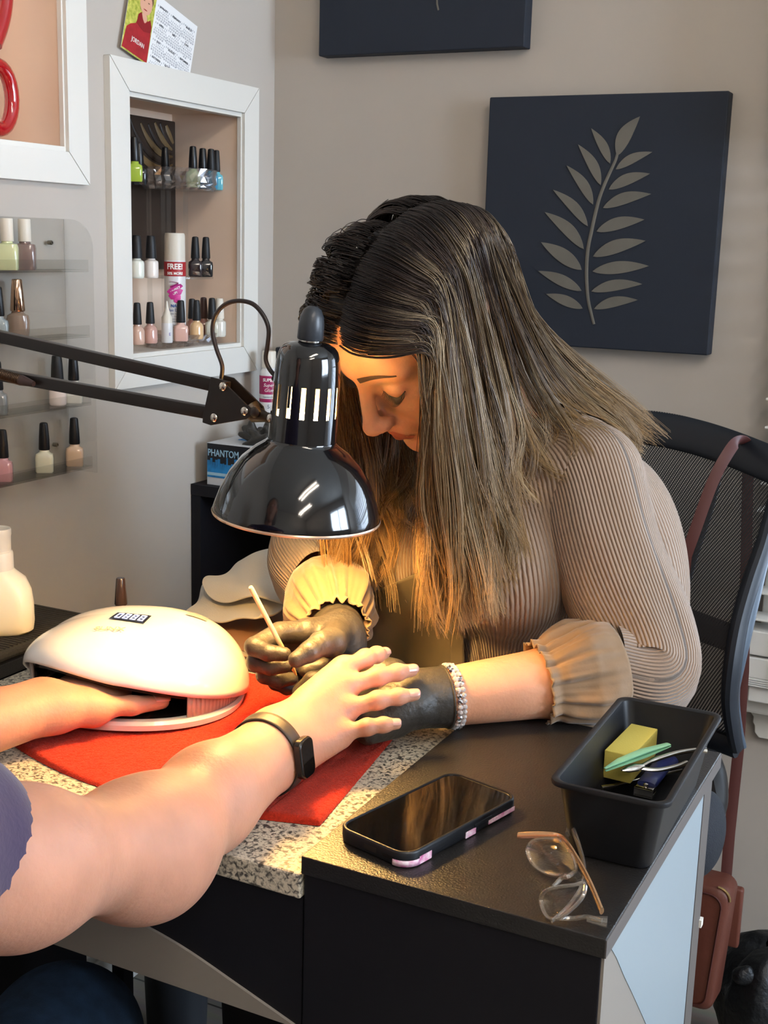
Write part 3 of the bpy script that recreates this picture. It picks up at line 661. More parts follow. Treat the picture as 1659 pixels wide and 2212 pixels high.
m_taupe = mat('taupe_laminate', '87817A', .5, spec=.35); m_pearl = mat('white_panel', '8D9AA1', .35, spec=.4); m_edge = mat('grey_edge_band', '5B5654', .45)
ZD = .76; CXL, CXR, CY0, CY1 = -.4591, -.2078, .796, 1.183; ZG = .744
dk = thing('manicure_desk', 'black manicure desk with speckled granite middle and a white side panel', 'manicure desk', (-.72, .99, 0))
def cab(x0, x1, right):
    n0 = 'cabinet' 
    c = MB().box(x0+(.0015 if right else 0), x1-.0035, CY0+.003, CY1-.03, .02, ZD-.0165).build('cabinet', m_blkside, dk, world=True, smooth=False, bevel=.0008)
    return c
c1 = cab(CXL, CXR, True); c2 = cab(RX0+.02, -.982, False)
MB().box(CXL, CXR, CY0, CY1, ZD-.0155, ZD).build('cabinet_top', m_blk, dk, world=True, smooth=False, bevel=.0008)
MB().box(RX0+.003, -.982, CY0, CY1+.02, ZD-.0155, ZD).build('cabinet_top', m_blk, dk, world=True, smooth=False, bevel=.0008)
MB().box(CXR-.0002, CXR+.0006, CY0+.0003, CY1-.0003, ZD-.0150, ZD-.0008).build('edge_band', m_edge, dk, world=True, smooth=False)
MB().box(-.982, CXL, CY0-.001, CY1-.0, ZG-.022, ZG).build('granite_top', m_gran, dk, world=True, smooth=False, bevel=.002)
MB().box(-.982, CXL, CY1-.012, CY1+.02, ZG-.05, ZG-.023).build('back_rail', m_blkside, dk, world=True, smooth=False)
MB().box(CXL-.52, CXL+.0, CY0+.004, CY0+.02, .6035, ZG-.0225).build('front_panel', m_blkside, dk, world=True, smooth=False)
sw = [(-.982, .6035), (CXL, .6035)]+[(x, .6035+.052*(1-((x+.459)/(-.30))**0)) for x in ()]
cur = cat([(-.4605, .604, 0), (-.52, .6245, 0), (-.58, .644, 0), (-.64, .6555, 0), (-.72, .661, 0), (-.82, .655, 0), (-.98, .6035, 0)], 5)
MB().prism([(p[0], p[1]) for p in cur], .003, Matrix(((1, 0, 0, 0), (0, 0, -1, CY0+.0042), (0, 1, 0, 0), (0, 0, 0, 1)))).build('swoosh_inlay', m_taupe, dk, world=True, smooth=False)
# side of the right cabinet: taupe ground, white panel with a curved front edge, dark end strip
MS = Matrix(((0, 0, 1, CXR-.0035), (1, 0, 0, 0), (0, 1, 0, 0), (0, 0, 0, 1)))
cur = [(.8155, .7425), (.832, .7265), (.860, .6955), (.892, .6620), (.922, .6300), (.949, .6010), (.975, .56), (1.0, .50), (1.02, .42), (1.03, .30), (1.03, .03)]
MB().prism([(CY0+.004, .7440), (CY0+.004, .03), (1.03, .03)]+cur[::-1][1:]+[(.8145, .7440)], .0022, MS).build('side_inlay', m_taupe, dk, world=True, smooth=False)
MB().prism(cur+[(CY1-.068, .03), (CY1-.068, .7440), (.8155, .7440)], .0028, MS).build('side_panel', m_pearl, dk, world=True, smooth=False)
MB().prism([(CY1-.065, .03), (CY1-.032, .03), (CY1-.032, .7440), (CY1-.065, .7440)], .0030, MS).build('end_strip', m_edge, dk, world=True, smooth=False)
pn = at(1494, 2030, X=CXR)
MB().box(CXR-.001, CXR+.002, CY1-.036, CY1-.028, pn[2]-.004, pn[2]+.004).build('door_hinge', m_white, dk, world=True, smooth=False)
# ------------------------------------------------------------------ red towel
def cloth_grid(poly4, nu, nv, z, disp, mtl, name, parent=None, thick=.004, rnd=.03):
    pass
m_terry = mat('red_terry', 'B22E1B', .95, spec=.1, sheen=.08, var=(420, .22), bump=(900, .9, .0015))
A_, B_, C_, D_ = np.array([-.4870, .8760]), np.array([-.5280, 1.1500]), np.array([-.790, 1.172]), np.array([-.905, .905])
def towel_edge(u, v):
    """u 0..1 left to right, v 0..1 front to back"""
    f = D_*(1-u)+A_*u+np.array([0, -.048])*math.sin(math.pi*u)**1.0*(1 if u < .98 else .9); bk = C_*(1-u)+B_*u
    return f*(1-v)+bk*v
NU, NV = 300, 200; G = np.zeros((NU, NV, 3)); us = np.linspace(0, 1, NU); vs = np.linspace(0, 1, NV)
for i, u in enumerate(us):
    f, k = towel_edge(u, 0), towel_edge(u, 1)
    for j, v in enumerate(vs): G[i, j, :2] = f*(1-v)+k*v
rn = RNG.random((NU, NV)); hem = np.minimum.reduce([np.minimum(us, 1-us)[:, None]*.4/.006+0*vs[None], np.minimum(vs, 1-vs)[None]*.28/.006+0*us[:, None]])
prof = np.sqrt(np.clip(1-(1-np.clip(hem, 0, 1))**2, 0, 1))
rib = (us[:, None] > .885)&(us[:, None] < .95); ribw = .0007*np.sin(us[:, None]*2*np.pi*160)
G[..., 2] = ZG+.0006+.0052*prof+np.where(rib, ribw, .0013*(rn-.5))*prof+.0015*np.sin(us[:, None]*9+vs[None]*5)*prof
G[..., :2] += (RNG.random((NU, NV, 2))-.5)*.0006
top = G.reshape(-1, 3); idx = np.arange(NU*NV).reshape(NU, NV); Fq = np.stack([idx[:-1, :-1], idx[1:, :-1], idx[1:, 1:], idx[:-1, 1:]], -1).reshape(-1, 4)
tw, _ = npmesh('red_towel', top, Fq, m_terry); tag(tw, 'bright red terry towel spread over the granite under the hands', 'towel')
# ------------------------------------------------------------------ nail curing lamp
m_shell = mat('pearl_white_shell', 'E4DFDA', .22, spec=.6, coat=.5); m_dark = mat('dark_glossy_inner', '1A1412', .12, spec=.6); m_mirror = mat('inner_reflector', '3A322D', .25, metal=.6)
a_ = math.radians(24); ux, uy_ = math.cos(a_), math.sin(a_)
uv0 = np.array([-.818, 1.078])+(at(270, 1460, Z=.78)-at(300, 1430, Z=.78))[:2]; Z0 = ZG+.0065
uvt = thing('nail_curing_lamp', 'white domed nail curing lamp on the red towel with a hand inside', 'curing lamp', (uv0[0], uv0[1], Z0), a_)
A1, B1 = .117, .103
def se(th, a=A1, b=B1, n=2.25): c, s = math.cos(th), math.sin(th); return a*abs(c)**(2/n)*(1 if c > 0 else -1), b*abs(s)**(2/n)*(1 if s > 0 else -1)
NT = 120; TH = [2*math.pi*i/NT-math.pi/2 for i in range(NT)]   # -pi/2 is the front, towards the client
def lip(th):
    """height of the shell's lower edge"""
    fr = max(0, -math.sin(th)); x = math.cos(th)
    return .012+fr**.8*(.040-.020*x)+ (.012 if x < 0 else 0)*(-x)
def shell_ring(t, infl=1.0):
    out = []
    for th in TH:
        x, y = se(th); l = lip(th); s = math.sin(t*math.pi/2); c = math.cos(t*math.pi/2)
        over = 1.0+.02*(1-t)
        out.append((x*c**.75*over*infl, (y*c**.75*over+.004*(1-c))*infl, l+(.094-l)*s**.92))
    return out
b = MB(); G = [shell_ring(t) for t in np.linspace(0, .985, 22)]; b.grid(G, closed_v=True); b.f.append(tuple(range(21*NT, 22*NT)))
b.build('shell', m_shell, uvt, solid=0).modifiers.new('s', 'SOLIDIFY').thickness = .0028
b = MB(); rg = []
for s_, z in ((.93, 0), (.975, .002), (.985, .008), (.965, .0115), (.90, .0118)): rg.append([(se(t)[0]*s_, se(t)[1]*s_, z) for t in TH])
b.grid(rg, closed_v=True); b.f.append(tuple(range(NT))[::-1]); b.f.append(tuple(range(4*NT, 5*NT))); b.build('base_rim', m_shell, uvt)
# side wall between rim and shell: pearl at the sides, missing where the hand goes in
def openq(th): d = math.degrees(th+math.pi/2); d = (d+180) % 360-180; return -62 < d < 34
b = MB()
for i, th in enumerate(TH):
    t2 = TH[(i+1) % NT]
    if openq(th): continue
    q = [(se(th)[0]*.955, se(th)[1]*.955, .0117), (se(t2)[0]*.955, se(t2)[1]*.955, .0117), (se(t2)[0]*.965, se(t2)[1]*.965, lip(t2)+.004), (se(th)[0]*.965, se(th)[1]*.965, lip(th)+.004)]
    b.add(q, [(0, 1, 2, 3)])
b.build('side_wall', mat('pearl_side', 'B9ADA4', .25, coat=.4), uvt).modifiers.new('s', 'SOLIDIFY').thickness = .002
b = MB(); G = []
for t in np.linspace(0, .97, 14): G.append([(x*.90, y*.90, max(.0125, z*.90-.002)) for x, y, z in shell_ring(t)])
b.grid(G, closed_v=True); b.build('inner_dome', m_mirror, uvt)
b = MB(); b.grid([[(se(t)[0]*.9, se(t)[1]*.9, .0122) for t in TH], [(0, 0, .0122) for t in TH]], closed_v=True); b.build('inner_floor', m_dark, uvt)
# display, touch button and lettering on the shell top
def surf(x, y):
    """point and normal of the shell top at plan x,y (local)"""
    lo, hi = 0, .985
    th = math.atan2(y/B1, x/A1); r = math.hypot(x/A1, y/B1)
    def S_(th, t):
        c = math.cos(t*math.pi/2); s = math.sin(t*math.pi/2); X, Y = se(th); l = lip(th); return Vector((X*c**.75, Y*c**.75, l+(.094-l)*s**.92))
    for _ in range(30):
        m_ = (lo+hi)/2; p = S_(th, m_)
        if math.hypot(p.x, p.y) > math.hypot(x, y): lo = m_
        else: hi = m_
    return p
def on_shell(poly, mt, nm, lift=.0016, n=8):
    (x0, y0), (x1, y1), (x2, y2), (x3, y3) = poly; G = []
    for i in range(n+1):
        row = []
        for j in range(n+1):
            u, v = i/n, j/n; x = (x0*(1-u)+x1*u)*(1-v)+(x3*(1-u)+x2*u)*v; y = (y0*(1-u)+y1*u)*(1-v)+(y3*(1-u)+y2*u)*v; p = surf(x, y); row.append((x, y, p.z+lift))
        G.append(row)
    return MB().grid(G).build(nm, mt, uvt)
m_disp = mat('dark_display', '15130F', .15); m_digit = mat('lit_digits', 'FFFFFF', .5, emit=('BFC4FF', 2.2))
def shell_px(px, py):
    z = .85
    for _ in range(12):
        p = at(px, py, Z=z); d = p[:2]-uv0; x = d[0]*ux+d[1]*uy_; y = -d[0]*uy_+d[1]*ux
        r = math.hypot(x/A1, y/B1); z = .5*z+.5*(Z0+(surf(x, y).z if r < .98 else .03))
    return x, y
dp = [shell_px(*q) for q in ((236, 1338), (312, 1349), (328, 1333), (254, 1326))]
on_shell(dp, m_disp, 'display')
def bil(u, v): return tuple((dp[0][k]*(1-u)+dp[1][k]*u)*(1-v)+(dp[3][k]*(1-u)+dp[2][k]*u)*v for k in (0, 1))
def seg(u0, u1, v0, v1): on_shell([bil(u0, v0), bil(u1, v0), bil(u1, v1), bil(u0, v1)], m_digit, 'digit', .0020, 2)
for k in range(4):
    u = .10+.22*k
    seg(u, u+.03, .15, .85); seg(u+.12, u+.15, .15, .85); seg(u, u+.15, .15, .24); seg(u, u+.15, .76, .85)
    if k: seg(u, u+.15, .46, .54)
c_ = [shell_px(*q) for q in ((400, 1330), (447, 1345), (456, 1337), (420, 1326))]; on_shell(c_, M('grey_button', 'A9A299', .3), 'button', n=4)
px_, py_ = shell_px(237, 1361); o = text('SUNX', .0125, Matrix.Translation((0, 0, 0)), M('pale_gold_print', 'CDBE8E', .4), uvt, bold=.0001)
for v in o.data.vertices: x = px_+v.co.x*.95; y = py_+v.co.y*.9; v.co = (x, y, surf(x, y).z+.0018+v.co.z)
# ------------------------------------------------------------------ desk lamp
m_enam = mat('black_enamel', '0C0D10', .09, spec=.6, coat=.6); m_in = mat('white_enamel_inside', 'F3EAD8', .35); m_armb = mat('black_painted_steel', '17110F', .38); m_cab = mat('dark_brown_cable', '241C1C', .4); m_steel = mat('polished_steel', 'C9C4BC', .2, metal=1)
LY = 1.03; Rc = Vector(at(640, 1114, Y=LY)); Tc = Vector(at(670, 736, Y=LY)); ax = (Tc-Rc).normalized(); ax = Vector((ax.x, ax.y+.0, ax.z)).normalized()
FL = frame(Rc, (math.cos(-YAW), math.sin(-YAW), 0), z=ax)
dl = thing('desk_lamp', 'black swing-arm desk lamp lit above the hands', 'desk lamp', Rc)
prof = [(.0815, 0), (.0822, .002), (.0800, .010), (.0755, .024), (.0680, .040), (.0575, .055), (.0450, .0665), (.0360, .0725), (.0335, .0750), (.0333, .0765)]
MB().lathe(prof, 72, FL, cap=False).build('shade', m_enam, dl, world=True)
MB().lathe([(r-.0011, z) for r, z in prof], 72, FL, cap=False).build('shade_lining', m_in, dl, world=True)
MB().lathe([(.0803, 0.0005), (.0822, -.0004), (.0828, .0012), (.0822, .0026)], 72, FL, cap=False).build('shade_rim', mat('bare_rim', 'D8B9A0', .25, metal=.7), dl, world=True)
# vented neck
nseg = 90; zs = [.0725, .080, .090, .1005, .104, .108, .112, .116, .120, .124, .128, .1305, .140, .150, .157, .1625, .1665, .169, .1705]
rs_ = [.0330, .0329, .0327, .0325, .0324, .0324, .0323, .0322, .0321, .0320, .0319, .0318, .0313, .0306, .0295, .0275, .0240, .019, .011]
def neck(dr, mt, nm):
    b = MB(); G = [[FL @ Vector(((r-dr)*math.cos(2*math.pi*(k+.5)/nseg), (r-dr)*math.sin(2*math.pi*(k+.5)/nseg), z-dr*.5*(z > .14))) for k in range(nseg)] for r, z in zip(rs_, zs)]
    vs = [p for g in G for p in g]; fs = []
    for i in range(len(zs)-1):
        for k in range(nseg):
            rel = (k-1) % 6
            if zs[i] >= .1004 and zs[i+1] <= .1306 and rel in (0, 1): continue
            fs.append((i*nseg+k, i*nseg+(k+1) % nseg, (i+1)*nseg+(k+1) % nseg, (i+1)*nseg+k))
    b.add(vs, fs); return b.build(nm, mt, dl, world=True)
neck(0, m_enam, 'vented_neck'); neck(.0012, m_in, 'neck_lining')
MB().lathe([(.0100, .1695), (.0100, .1725)], 24, FL).build('collar', m_steel, dl, world=True)
MB().lathe([(.0118, .1720), (.0126, .1735), (.0122, .187), (.0112, .194), (.0085, .2005), (.0045, .2035), (0, .204)], 12, FL).build('cap', mat('grey_plastic_cap', '2E3238', .35), dl, world=True)
MB().lathe([(.0140, .168), (.0142, .120), (.0125, .112), (.0125, .105)], 24, FL).build('socket', mat('bulb_socket', 'E8DEC8', .5), dl, world=True)
m_bulb = mat('lit_bulb', 'FFFFFF', .5, emit=('FFC978', LAMP_BULB))
MB().lathe([(.0115, .105), (.0120, .098), (.0165, .088), (.0215, .074), (.0265, .060), (.0280, .050), (.0265, .038), (.0215, .028), (.0120, .021), (0, .019)], 32, FL).build('bulb', m_bulb, dl, world=True)
# joint plates, arms, spring, cable
Jx = lambda px, py, dy=0: Vector(at(px, py, Y=LY+dy))
yv = Vector((0, 1, 0))
def plate(pts, y, t, mt, nm): 
    P2 = [(Jx(*p).x, Jx(*p).z) for p in pts]; return MB().prism(P2, t, Matrix(((1, 0, 0, 0), (0, 0, -1, y), (0, 1, 0, 0), (0, 0, 0, 1)))).build(nm, mt, dl, world=True, smooth=False, bevel=.0006)
pl = [(470, 812), (492, 818), (556, 880), (560, 893), (545, 903), (470, 916), (452, 910), (453, 895), (466, 835)]
plate(pl, LY-.010, .0022, m_armb, 'joint_plate'); plate(pl, LY+.012, .0022, m_armb, 'joint_plate')
def armbar(a, b_, nm):
    a, b_ = Vector(a), Vector(b_); d = (b_-a).normalized(); up = Vector((0, 0, 1)); up = (up-d*up.dot(d)).normalized()
    return MB().box(0, (b_-a).length, -.0055, .0055, -.0062, .0062, frame(a, d, z=up), bev=.001).build(nm, m_armb, dl, world=True)
far = 0.0
e1 = Jx(-260, 668); e2 = Jx(-260, 762)
armbar(Jx(492, 838), e1, 'arm'); armbar(Jx(478, 896), e2, 'arm')
# spring along the lower arm
b = MB(); s0, s1 = Jx(-120, 772, -.012), Jx(48, 822, -.012); d = (s1-s0); L_ = d.length; d.normalize(); pu = Vector((0, 1, 0)); pw = d.cross(pu); pts = []
n = int(L_/.0021)*10
for i in range(n): t = i/n; an = i*2*math.pi/10; pts.append(s0+d*L_*t+(pu*math.cos(an)+pw*math.sin(an))*.0052)
b.tube(pts, .0008, 5); b.build('spring', mat('bronze_spring', '5D4A3C', .35, metal=.8), dl, world=True)
MB().tube([s1-d*.002, s1+d*.008, s1+d*.016], [.006, .0045, .003], 10).build('spring_end', mat('spring_plug', '3B2A28', .5), dl, world=True)
for (px, py) in ((482, 835), (529, 888), (463, 902)):
    p = Jx(px, py, -.0125); MB().lathe([(.0042, -.001), (.0042, .0012), (.003, .0024), (0, .0028)], 18, Matrix.Translation(p) @ Matrix.Rotation(math.pi/2, 4, 'X')).build('bolt', m_steel, dl, world=True)
MB().tube([Jx(540, 880), Jx(553, 896), Jx(575, 901), Jx(590, 905)], [.0095, .0085, .0050, .0050], 14).build('swivel', m_armb, dl, world=True)
MB().lathe([(.0055, 0), (.0055, .003), (.003, .005), (0, .005)], 14, Matrix.Translation(Jx(553, 890, -.010)) @ Matrix.Rotation(math.pi/2, 4, 'X')).build('wing_nut', m_armb, dl, world=True)
p = Jx(584, 905, -.028); MB().lathe([(.0040, 0), (.0040, .002), (.002, .0036), (0, .0038)], 14, Matrix.Translation(Jx(586, 903, -.02)) @ Matrix.Rotation(math.pi/2, 4, 'X')).build('screw', m_steel, dl, world=True)
cpt = [Jx(*p) for p in ((478, 818), (480, 790), (468, 755), (459, 718), (464, 685), (483, 660), (512, 650), (545, 656), (568, 680), (580, 710), (578, 745), (574, 775), (582, 797), (597, 815), (606, 826))]
MB().tube(cat(cpt, 5), .0022, 10).build('cable', m_cab, dl, world=True)
MB().tube([Jx(594, 812), Jx(604, 822)], [.005, .006], 12).build('cable_grommet', m_armb, dl, world=True)
# rest of the stand, beyond the left of the picture
MB().box(e1.x-.02, e1.x+.02, LY-.012, LY+.014, e2.z-.012, e1.z+.012, bev=.004).build('elbow_joint', m_armb, dl, world=True)
ft = Vector((-1.165, .90, ZD))
armbar(Vector((e2.x, LY, e2.z)), ft+Vector((0, 0, .03)), 'lower_arm')
MB().lathe([(.028, 0), (.03, .004), (.028, .010), (.008, .014), (.008, .034)], 28, Matrix.Translation(ft)).build('base', m_armb, dl, world=True)
# ------------------------------------------------------------------ black mat and pump bottle, polish behind the curing lamp
m_mesh_ = mat('black_ribbed_mat', '2B2A28', .8, spec=.3, bump=(260, .9, .002)); 
mtv = thing('ribbed_mat', 'black ribbed rubber mat with rounded edge under the pump bottle', 'mat', (-1.1, 1.0, ZD))
q = [(-1.222, .99), (-1.0, .99), (-.989, 1.0), (-.986, 1.02), (-.985, 1.10), (-.988, 1.185), (-1.01, 1.200), (-1.222, 1.200)]
b = MB().prism(q, .010, Matrix.Translation((0, 0, ZD+.0003))); b.build('mat', m_mesh_, mtv, world=True, smooth=False, bevel=.0045)
b = MB()
for k in range(30): y = 1.0+.0065*k; b.tube([(-1.215, y, ZD+.0106), (-.997, y, ZD+.0106)], .0012, 5)
b.build('ribs', m_mesh_, mtv, world=True)
m_plas = mat('milky_plastic', 'EDE3C8', .35, sss=.4, sssr=(1, .8, .5)); m_liq = mat('liquid_band', 'D6C6A0', .35)
pbx = at(2, 1363, Z=ZD+.0115); pu = thing('pump_bottle', 'translucent white pump dispenser bottle at the left edge of the desk', 'pump bottle', (pbx[0], pbx[1], ZD+.0115), .70); pu.scale = (1.2, 1.2, 1.13)
def so(w, d, z, r): return [(x, y, z) for x, y in rrect(w, d, r, 6)]
G = [so(.056, .036, 0, .014), so(.064, .042, .003, .017), so(.066, .044, .010, .018), so(.0655, .0435, .030, .018), so(.062, .042, .045, .019), so(.052, .038, .058, .018), so(.034, .030, .066, .014), so(.029, .029, .069, .0144)]
b = MB().grid(G, closed_v=True); n = len(G[0]); b.f.append(tuple(range(n))[::-1]); b.f.append(tuple(range(7*n, 8*n))); b.build('bottle', m_plas, pu)
MB().lathe([(.0145, .068), (.0148, .070), (.0146, .086), (.0138, .088)], 40).build('collar', m_capw, pu)
MB().lathe([(.0128, .088), (.0130, .104), (.0134, .106), (.0134, .111), (.0128, .1125), (.0115, .111), (0, .1095)], 40).build('pump_cap', m_capw, pu)
polish(262, 1350, None, '4A3A36', 'nail polish with dark brown cap showing above the curing lamp', M('brown_gloss_cap', '3A2B28', .25, coat=.5), 'tall', sc=.8, group=None, Y=1.172)
bpy.data.objects[[o.name for o in bpy.data.objects if o.get('label', '').startswith('nail polish with dark brown')][0]].location.z = ZD+.0115
# ------------------------------------------------------------------ phone
ph4 = [at(*p, Z=ZD+.0135) for p in ((737, 1786), (862, 1851), (1117, 1718), (985, 1657))]
C_ph = (Vector(ph4[0])+Vector(ph4[1])+Vector(ph4[2])+Vector(ph4[3]))/4
dxp = (Vector(at(1100.6, 1726.5, Z=ZD+.0135))-Vector(at(902.9, 1832.8, Z=ZD+.0135))).normalized()
FP = frame(Vector((C_ph.x, C_ph.y, ZD)), (dxp.x, dxp.y, 0), z=(0, 0, 1))
ph = thing('phone', 'smartphone lying face up in a black case with pink floral trim', 'phone', (C_ph.x, C_ph.y, ZD), FP.to_3x3())
m_case = mat('black_case', '15171C', .42); m_scr = mat('dark_screen', '090A0C', .05, spec=.6, coat=.5, bump=(35, .02, .001)); m_pinkf = mat('pink_floral_trim', 'C4569A', .4, var=(170, .5, 'EBDDE4'))
PL, PW, PT = .1545, .0775, .0135
def rr(w, h, r, z): return [(x, y, z) for x, y in rrect(w, h, r, 8)]
G = [rr(PL-.004, PW-.004, .013, 0), rr(PL-.0008, PW-.0008, .0145, .002), rr(PL, PW, .015, .005), rr(PL, PW, .015, PT-.002), rr(PL-.0012, PW-.0012, .0145, PT-.0004), rr(PL-.003, PW-.003, .0137, PT), rr(PL-.0052, PW-.0052, .0128, PT-.0003), rr(PL-.0062, PW-.0062, .0122, PT-.0018)]
b = MB().grid(G, closed_v=True); n = len(G[0]); b.f.append(tuple(range(n))[::-1]); b.f.append(tuple(range(7*n, 8*n))); b.build('case', m_case, ph, angle=50)
MB().prism(rrect(PL-.0064, PW-.0064, .012, 8), .0006, None, PT-.0020).build('screen', m_scr, ph, smooth=False)
def trim(s0, s1, z0, z1):
    R = rrect(PL+.0006, PW+.0006, .0153, 8); n = len(R); G = [[], []]
    for i in range(s0, s1+1): p = R[i % n]; G[0].append((p[0], p[1], z0)); G[1].append((p[0], p[1], z1))
    return MB().grid(G).build('floral_trim', m_pinkf, ph, solid=.0004)
# bottom left corner nearest the viewer, and two patches on the long side
trim(18, 26, .0010, .0062)
for (x0, x1, z1) in ((-.062, -.047, .0075), (-.002, .012, .0065), (.030, .068, .0062)): MB().box(x0, x1, -PW/2-.0004, -PW/2+.0003, .0010 if x0 < 0 else .0025, z1).build('floral_trim', m_pinkf, ph, smooth=False)
MB().box(.010, .034, -PW/2-.0007, -PW/2, .0065, .0098, bev=.0003).build('side_button', m_case, ph)
MB().box(-PL/2-.0002, -PL/2+.001, -.0065, .0065, .0045, .0085).build('charging_port', mat('port', '3A3634', .3, metal=.5), ph, smooth=False)
b = MB().box(-PL/2-.0002, -PL/2+.001, -.026, -.013, .0048, .0074); b.build('speaker_slot', mat('slot', '050505', .5), ph, smooth=False)
# ------------------------------------------------------------------ tray and its contents
m_tray = mat('black_plastic_tray', '141519', .42, spec=.5, bump=(400, .12, .0004))
t4 = [at(*p, Z=ZD+.068) for p in ((1177, 1681), (1441, 1737), (1560, 1537), (1352, 1498))]
tc_ = sum(t4)/4; dyt = Vector((t4[2]-t4[1])).normalized(); FT = frame(Vector((tc_[0], tc_[1], ZD)), (dyt.y, -dyt.x, 0), z=(0, 0, 1))
tr = thing('plastic_tray', 'deep black plastic tray of manicure tools at the right back of the desk', 'tray', (tc_[0], tc_[1], ZD), FT.to_3x3())
TW, TL_ = np.linalg.norm(t4[1]-t4[0]), np.linalg.norm(t4[2]-t4[1]); TH_ = .066
G = []
for w, l, z, r in ((TW-.034, TL_-.034, .0005, .010), (TW-.030, TL_-.030, .003, .012), (TW-.012, TL_-.012, TH_-.006, .011), (TW-.010, TL_-.010, TH_-.004, .011), (TW-.001, TL_-.001, TH_-.004, .012), (TW, TL_, TH_-.002, .0125), (TW-.001, TL_-.001, TH_, .012), (TW-.006, TL_-.006, TH_+.0004, .011), (TW-.012, TL_-.012, TH_-.001, .010), (TW-.031, TL_-.031, .006, .010), (TW-.036, TL_-.036, .0035, .008)):
    G.append(rr(w, l, r, z))
b = MB().grid(G, closed_v=True); n = len(G[0]); b.f.append(tuple(range(n))[::-1]); b.f.append(tuple(range(10*n, 11*n))); b.build('tray', m_tray, tr, angle=50)
ti = FT.inverted()
def tin(px, py, z): p = at(px, py, Z=ZD+z); return Vector(p)
m_buf = mat('yellow_buffer_foam', 'C3B456', .85, bump=(500, .5, .0008))
q0, q1, q2 = tin(1306, 1620, .047), tin(1358, 1628, .047), tin(1426, 1556, .047); dd = (q2-q1); dd.normalize(); FB = frame(Vector(q0), dd.cross(Vector((0, 0, 1))), z=(0, 0, 1)); 
dy_ = FB.to_3x3() @ Vector((0, 1, 0))
bf = thing('buffer_block', 'yellow foam nail buffer block in the black tray', 'nail buffer', q0-Vector((0, 0, .026)), FB.to_3x3())
MB().box(0, .0255, 0, min(.075, (q2-q1).length*1.02), 0, .026, bev=.0008).build('block', m_buf, bf)
def bar(nm, label, cat_, a, b_, w, t, mt, grp=None, build=None):
    a, b_ = Vector(a), Vector(b_); F = frame(a, b_-a, z=(0, 0, 1) if abs((b_-a).normalized().z) < .9 else (1, 0, 0)); th = thing(nm, label, cat_, a, F.to_3x3(), grp); return th, (b_-a).length
m_ss = mat('stainless_steel', 'CFCBC4', .16, metal=1); m_mint = mat('mint_coating', '8FCBA6', .35, metal=.3)
# mint tweezers
ta, tb = tin(1306, 1660, .050), tin(1445, 1597, .056)
tz = thing('mint_tweezers', 'mint green tweezers lying across the yellow block', 'tweezers', ta, frame(ta, tb-ta, z=(0, 0, 1)).to_3x3()); L_ = (tb-ta).length
MB().tube([(0, 0, 0), (L_*.25, .0006, .002), (L_*.6, .0006, .003), (L_, 0, .0015)], [.0012, .0040, .0046, .0030], 8, flat=.28, up=(0, 0, 1)).build('arm', m_mint, tz)
MB().tube([(0.002, .0006, -.003), (L_*.25, 0, -.001), (L_*.6, 0, -.0008), (L_, 0, 0)], [.0012, .0040, .0046, .0030], 8, flat=.28, up=(0, 0, 1)).build('arm', m_mint, tz)
# nippers
na, nb_ = tin(1343, 1664, .044), tin(1524, 1566, .070)
npn = thing('cuticle_nippers', 'long polished steel cuticle nippers leaning on the tray rim', 'nippers', na, frame(na, nb_-na, z=(0, 0, 1)).to_3x3()); L_ = (nb_-na).length
MB().tube(cat([(L_*.22, 0, 0), (L_*.4, .004, .001), (L_*.7, .006, .002), (L_*.92, .003, .002), (L_, 0, .001)], 5), [.0022]*5+[.0030]*12+[.0034]*4, 10, flat=.7, up=(0, 0, 1)).build('handle', m_ss, npn)
MB().tube(cat([(L_*.22, 0, -.002), (L_*.35, -.007, -.003), (L_*.55, -.010, -.002), (L_*.68, -.009, -.001)], 5), .0026, 10, flat=.7, up=(0, 0, 1)).build('handle', m_ss, npn)
MB().tube([(0, 0, 0), (L_*.06, 0, 0), (L_*.15, 0, 0), (L_*.24, 0, 0)], [.0012, .0045, .0055, .0030], 10, flat=.6, up=(0, 0, 1)).build('jaw', m_ss, npn)
# long steel pusher
pa, pb_ = tin(1298, 1703, .016), tin(1470, 1603, .044)
pu2 = thing('cuticle_pusher', 'slim steel cuticle pusher under the nippers in the tray', 'cuticle pusher', pa, frame(pa, pb_-pa, z=(0, 0, 1)).to_3x3()); L_ = (pb_-pa).length
MB().tube([(0, 0, 0), (L_*.1, 0, 0), (L_*.2, 0, 0), (L_*.8, 0, 0), (L_, 0, 0)], [.0030, .0022, .0018, .0018, .0012], 10).build('shaft', m_ss, pu2)
# blue clippers
ca_, cb_ = tin(1392, 1705, .017), tin(1440, 1645, .017)
nc = thing('nail_clippers', 'nail clippers with dark blue handle in the front of the tray', 'nail clippers', ca_, frame(ca_, cb_-ca_, z=(0, 0, 1)).to_3x3()); L_ = (cb_-ca_).length*1.12
m_bl = mat('dark_blue_plastic', '232E6B', .35, coat=.3)
G = []
for x, w, h in ((0.006, .0085, .006), (.012, .009, .008), (L_*.6, .0088, .009), (L_*.9, .011, .008), (L_, .007, .004)): G.append([(x, w*math.cos(2*math.pi*k/20), h*.5*math.sin(2*math.pi*k/20)+.002) for k in range(20)])
b = MB().grid(G, closed_v=True); b.f += [tuple(range(20)), tuple(range(80, 100))]; b.build('handle', m_bl, nc)
b = MB().box(-.004, .010, -.0082, .0082, -.006, -.0035, bev=.0006); b.box(-.004, .010, -.0082, .0082, -.0005, .0018, bev=.0006); b.box(-.004, -.001, -.0082, .0082, -.006, .0018); b.build('jaw', m_ss, nc)
MB().lathe([(.0022, 0), (.0022, .002), (0, .0026)], 14, Matrix.Translation((.004, 0, .0018))).build('pin', m_ss, nc)
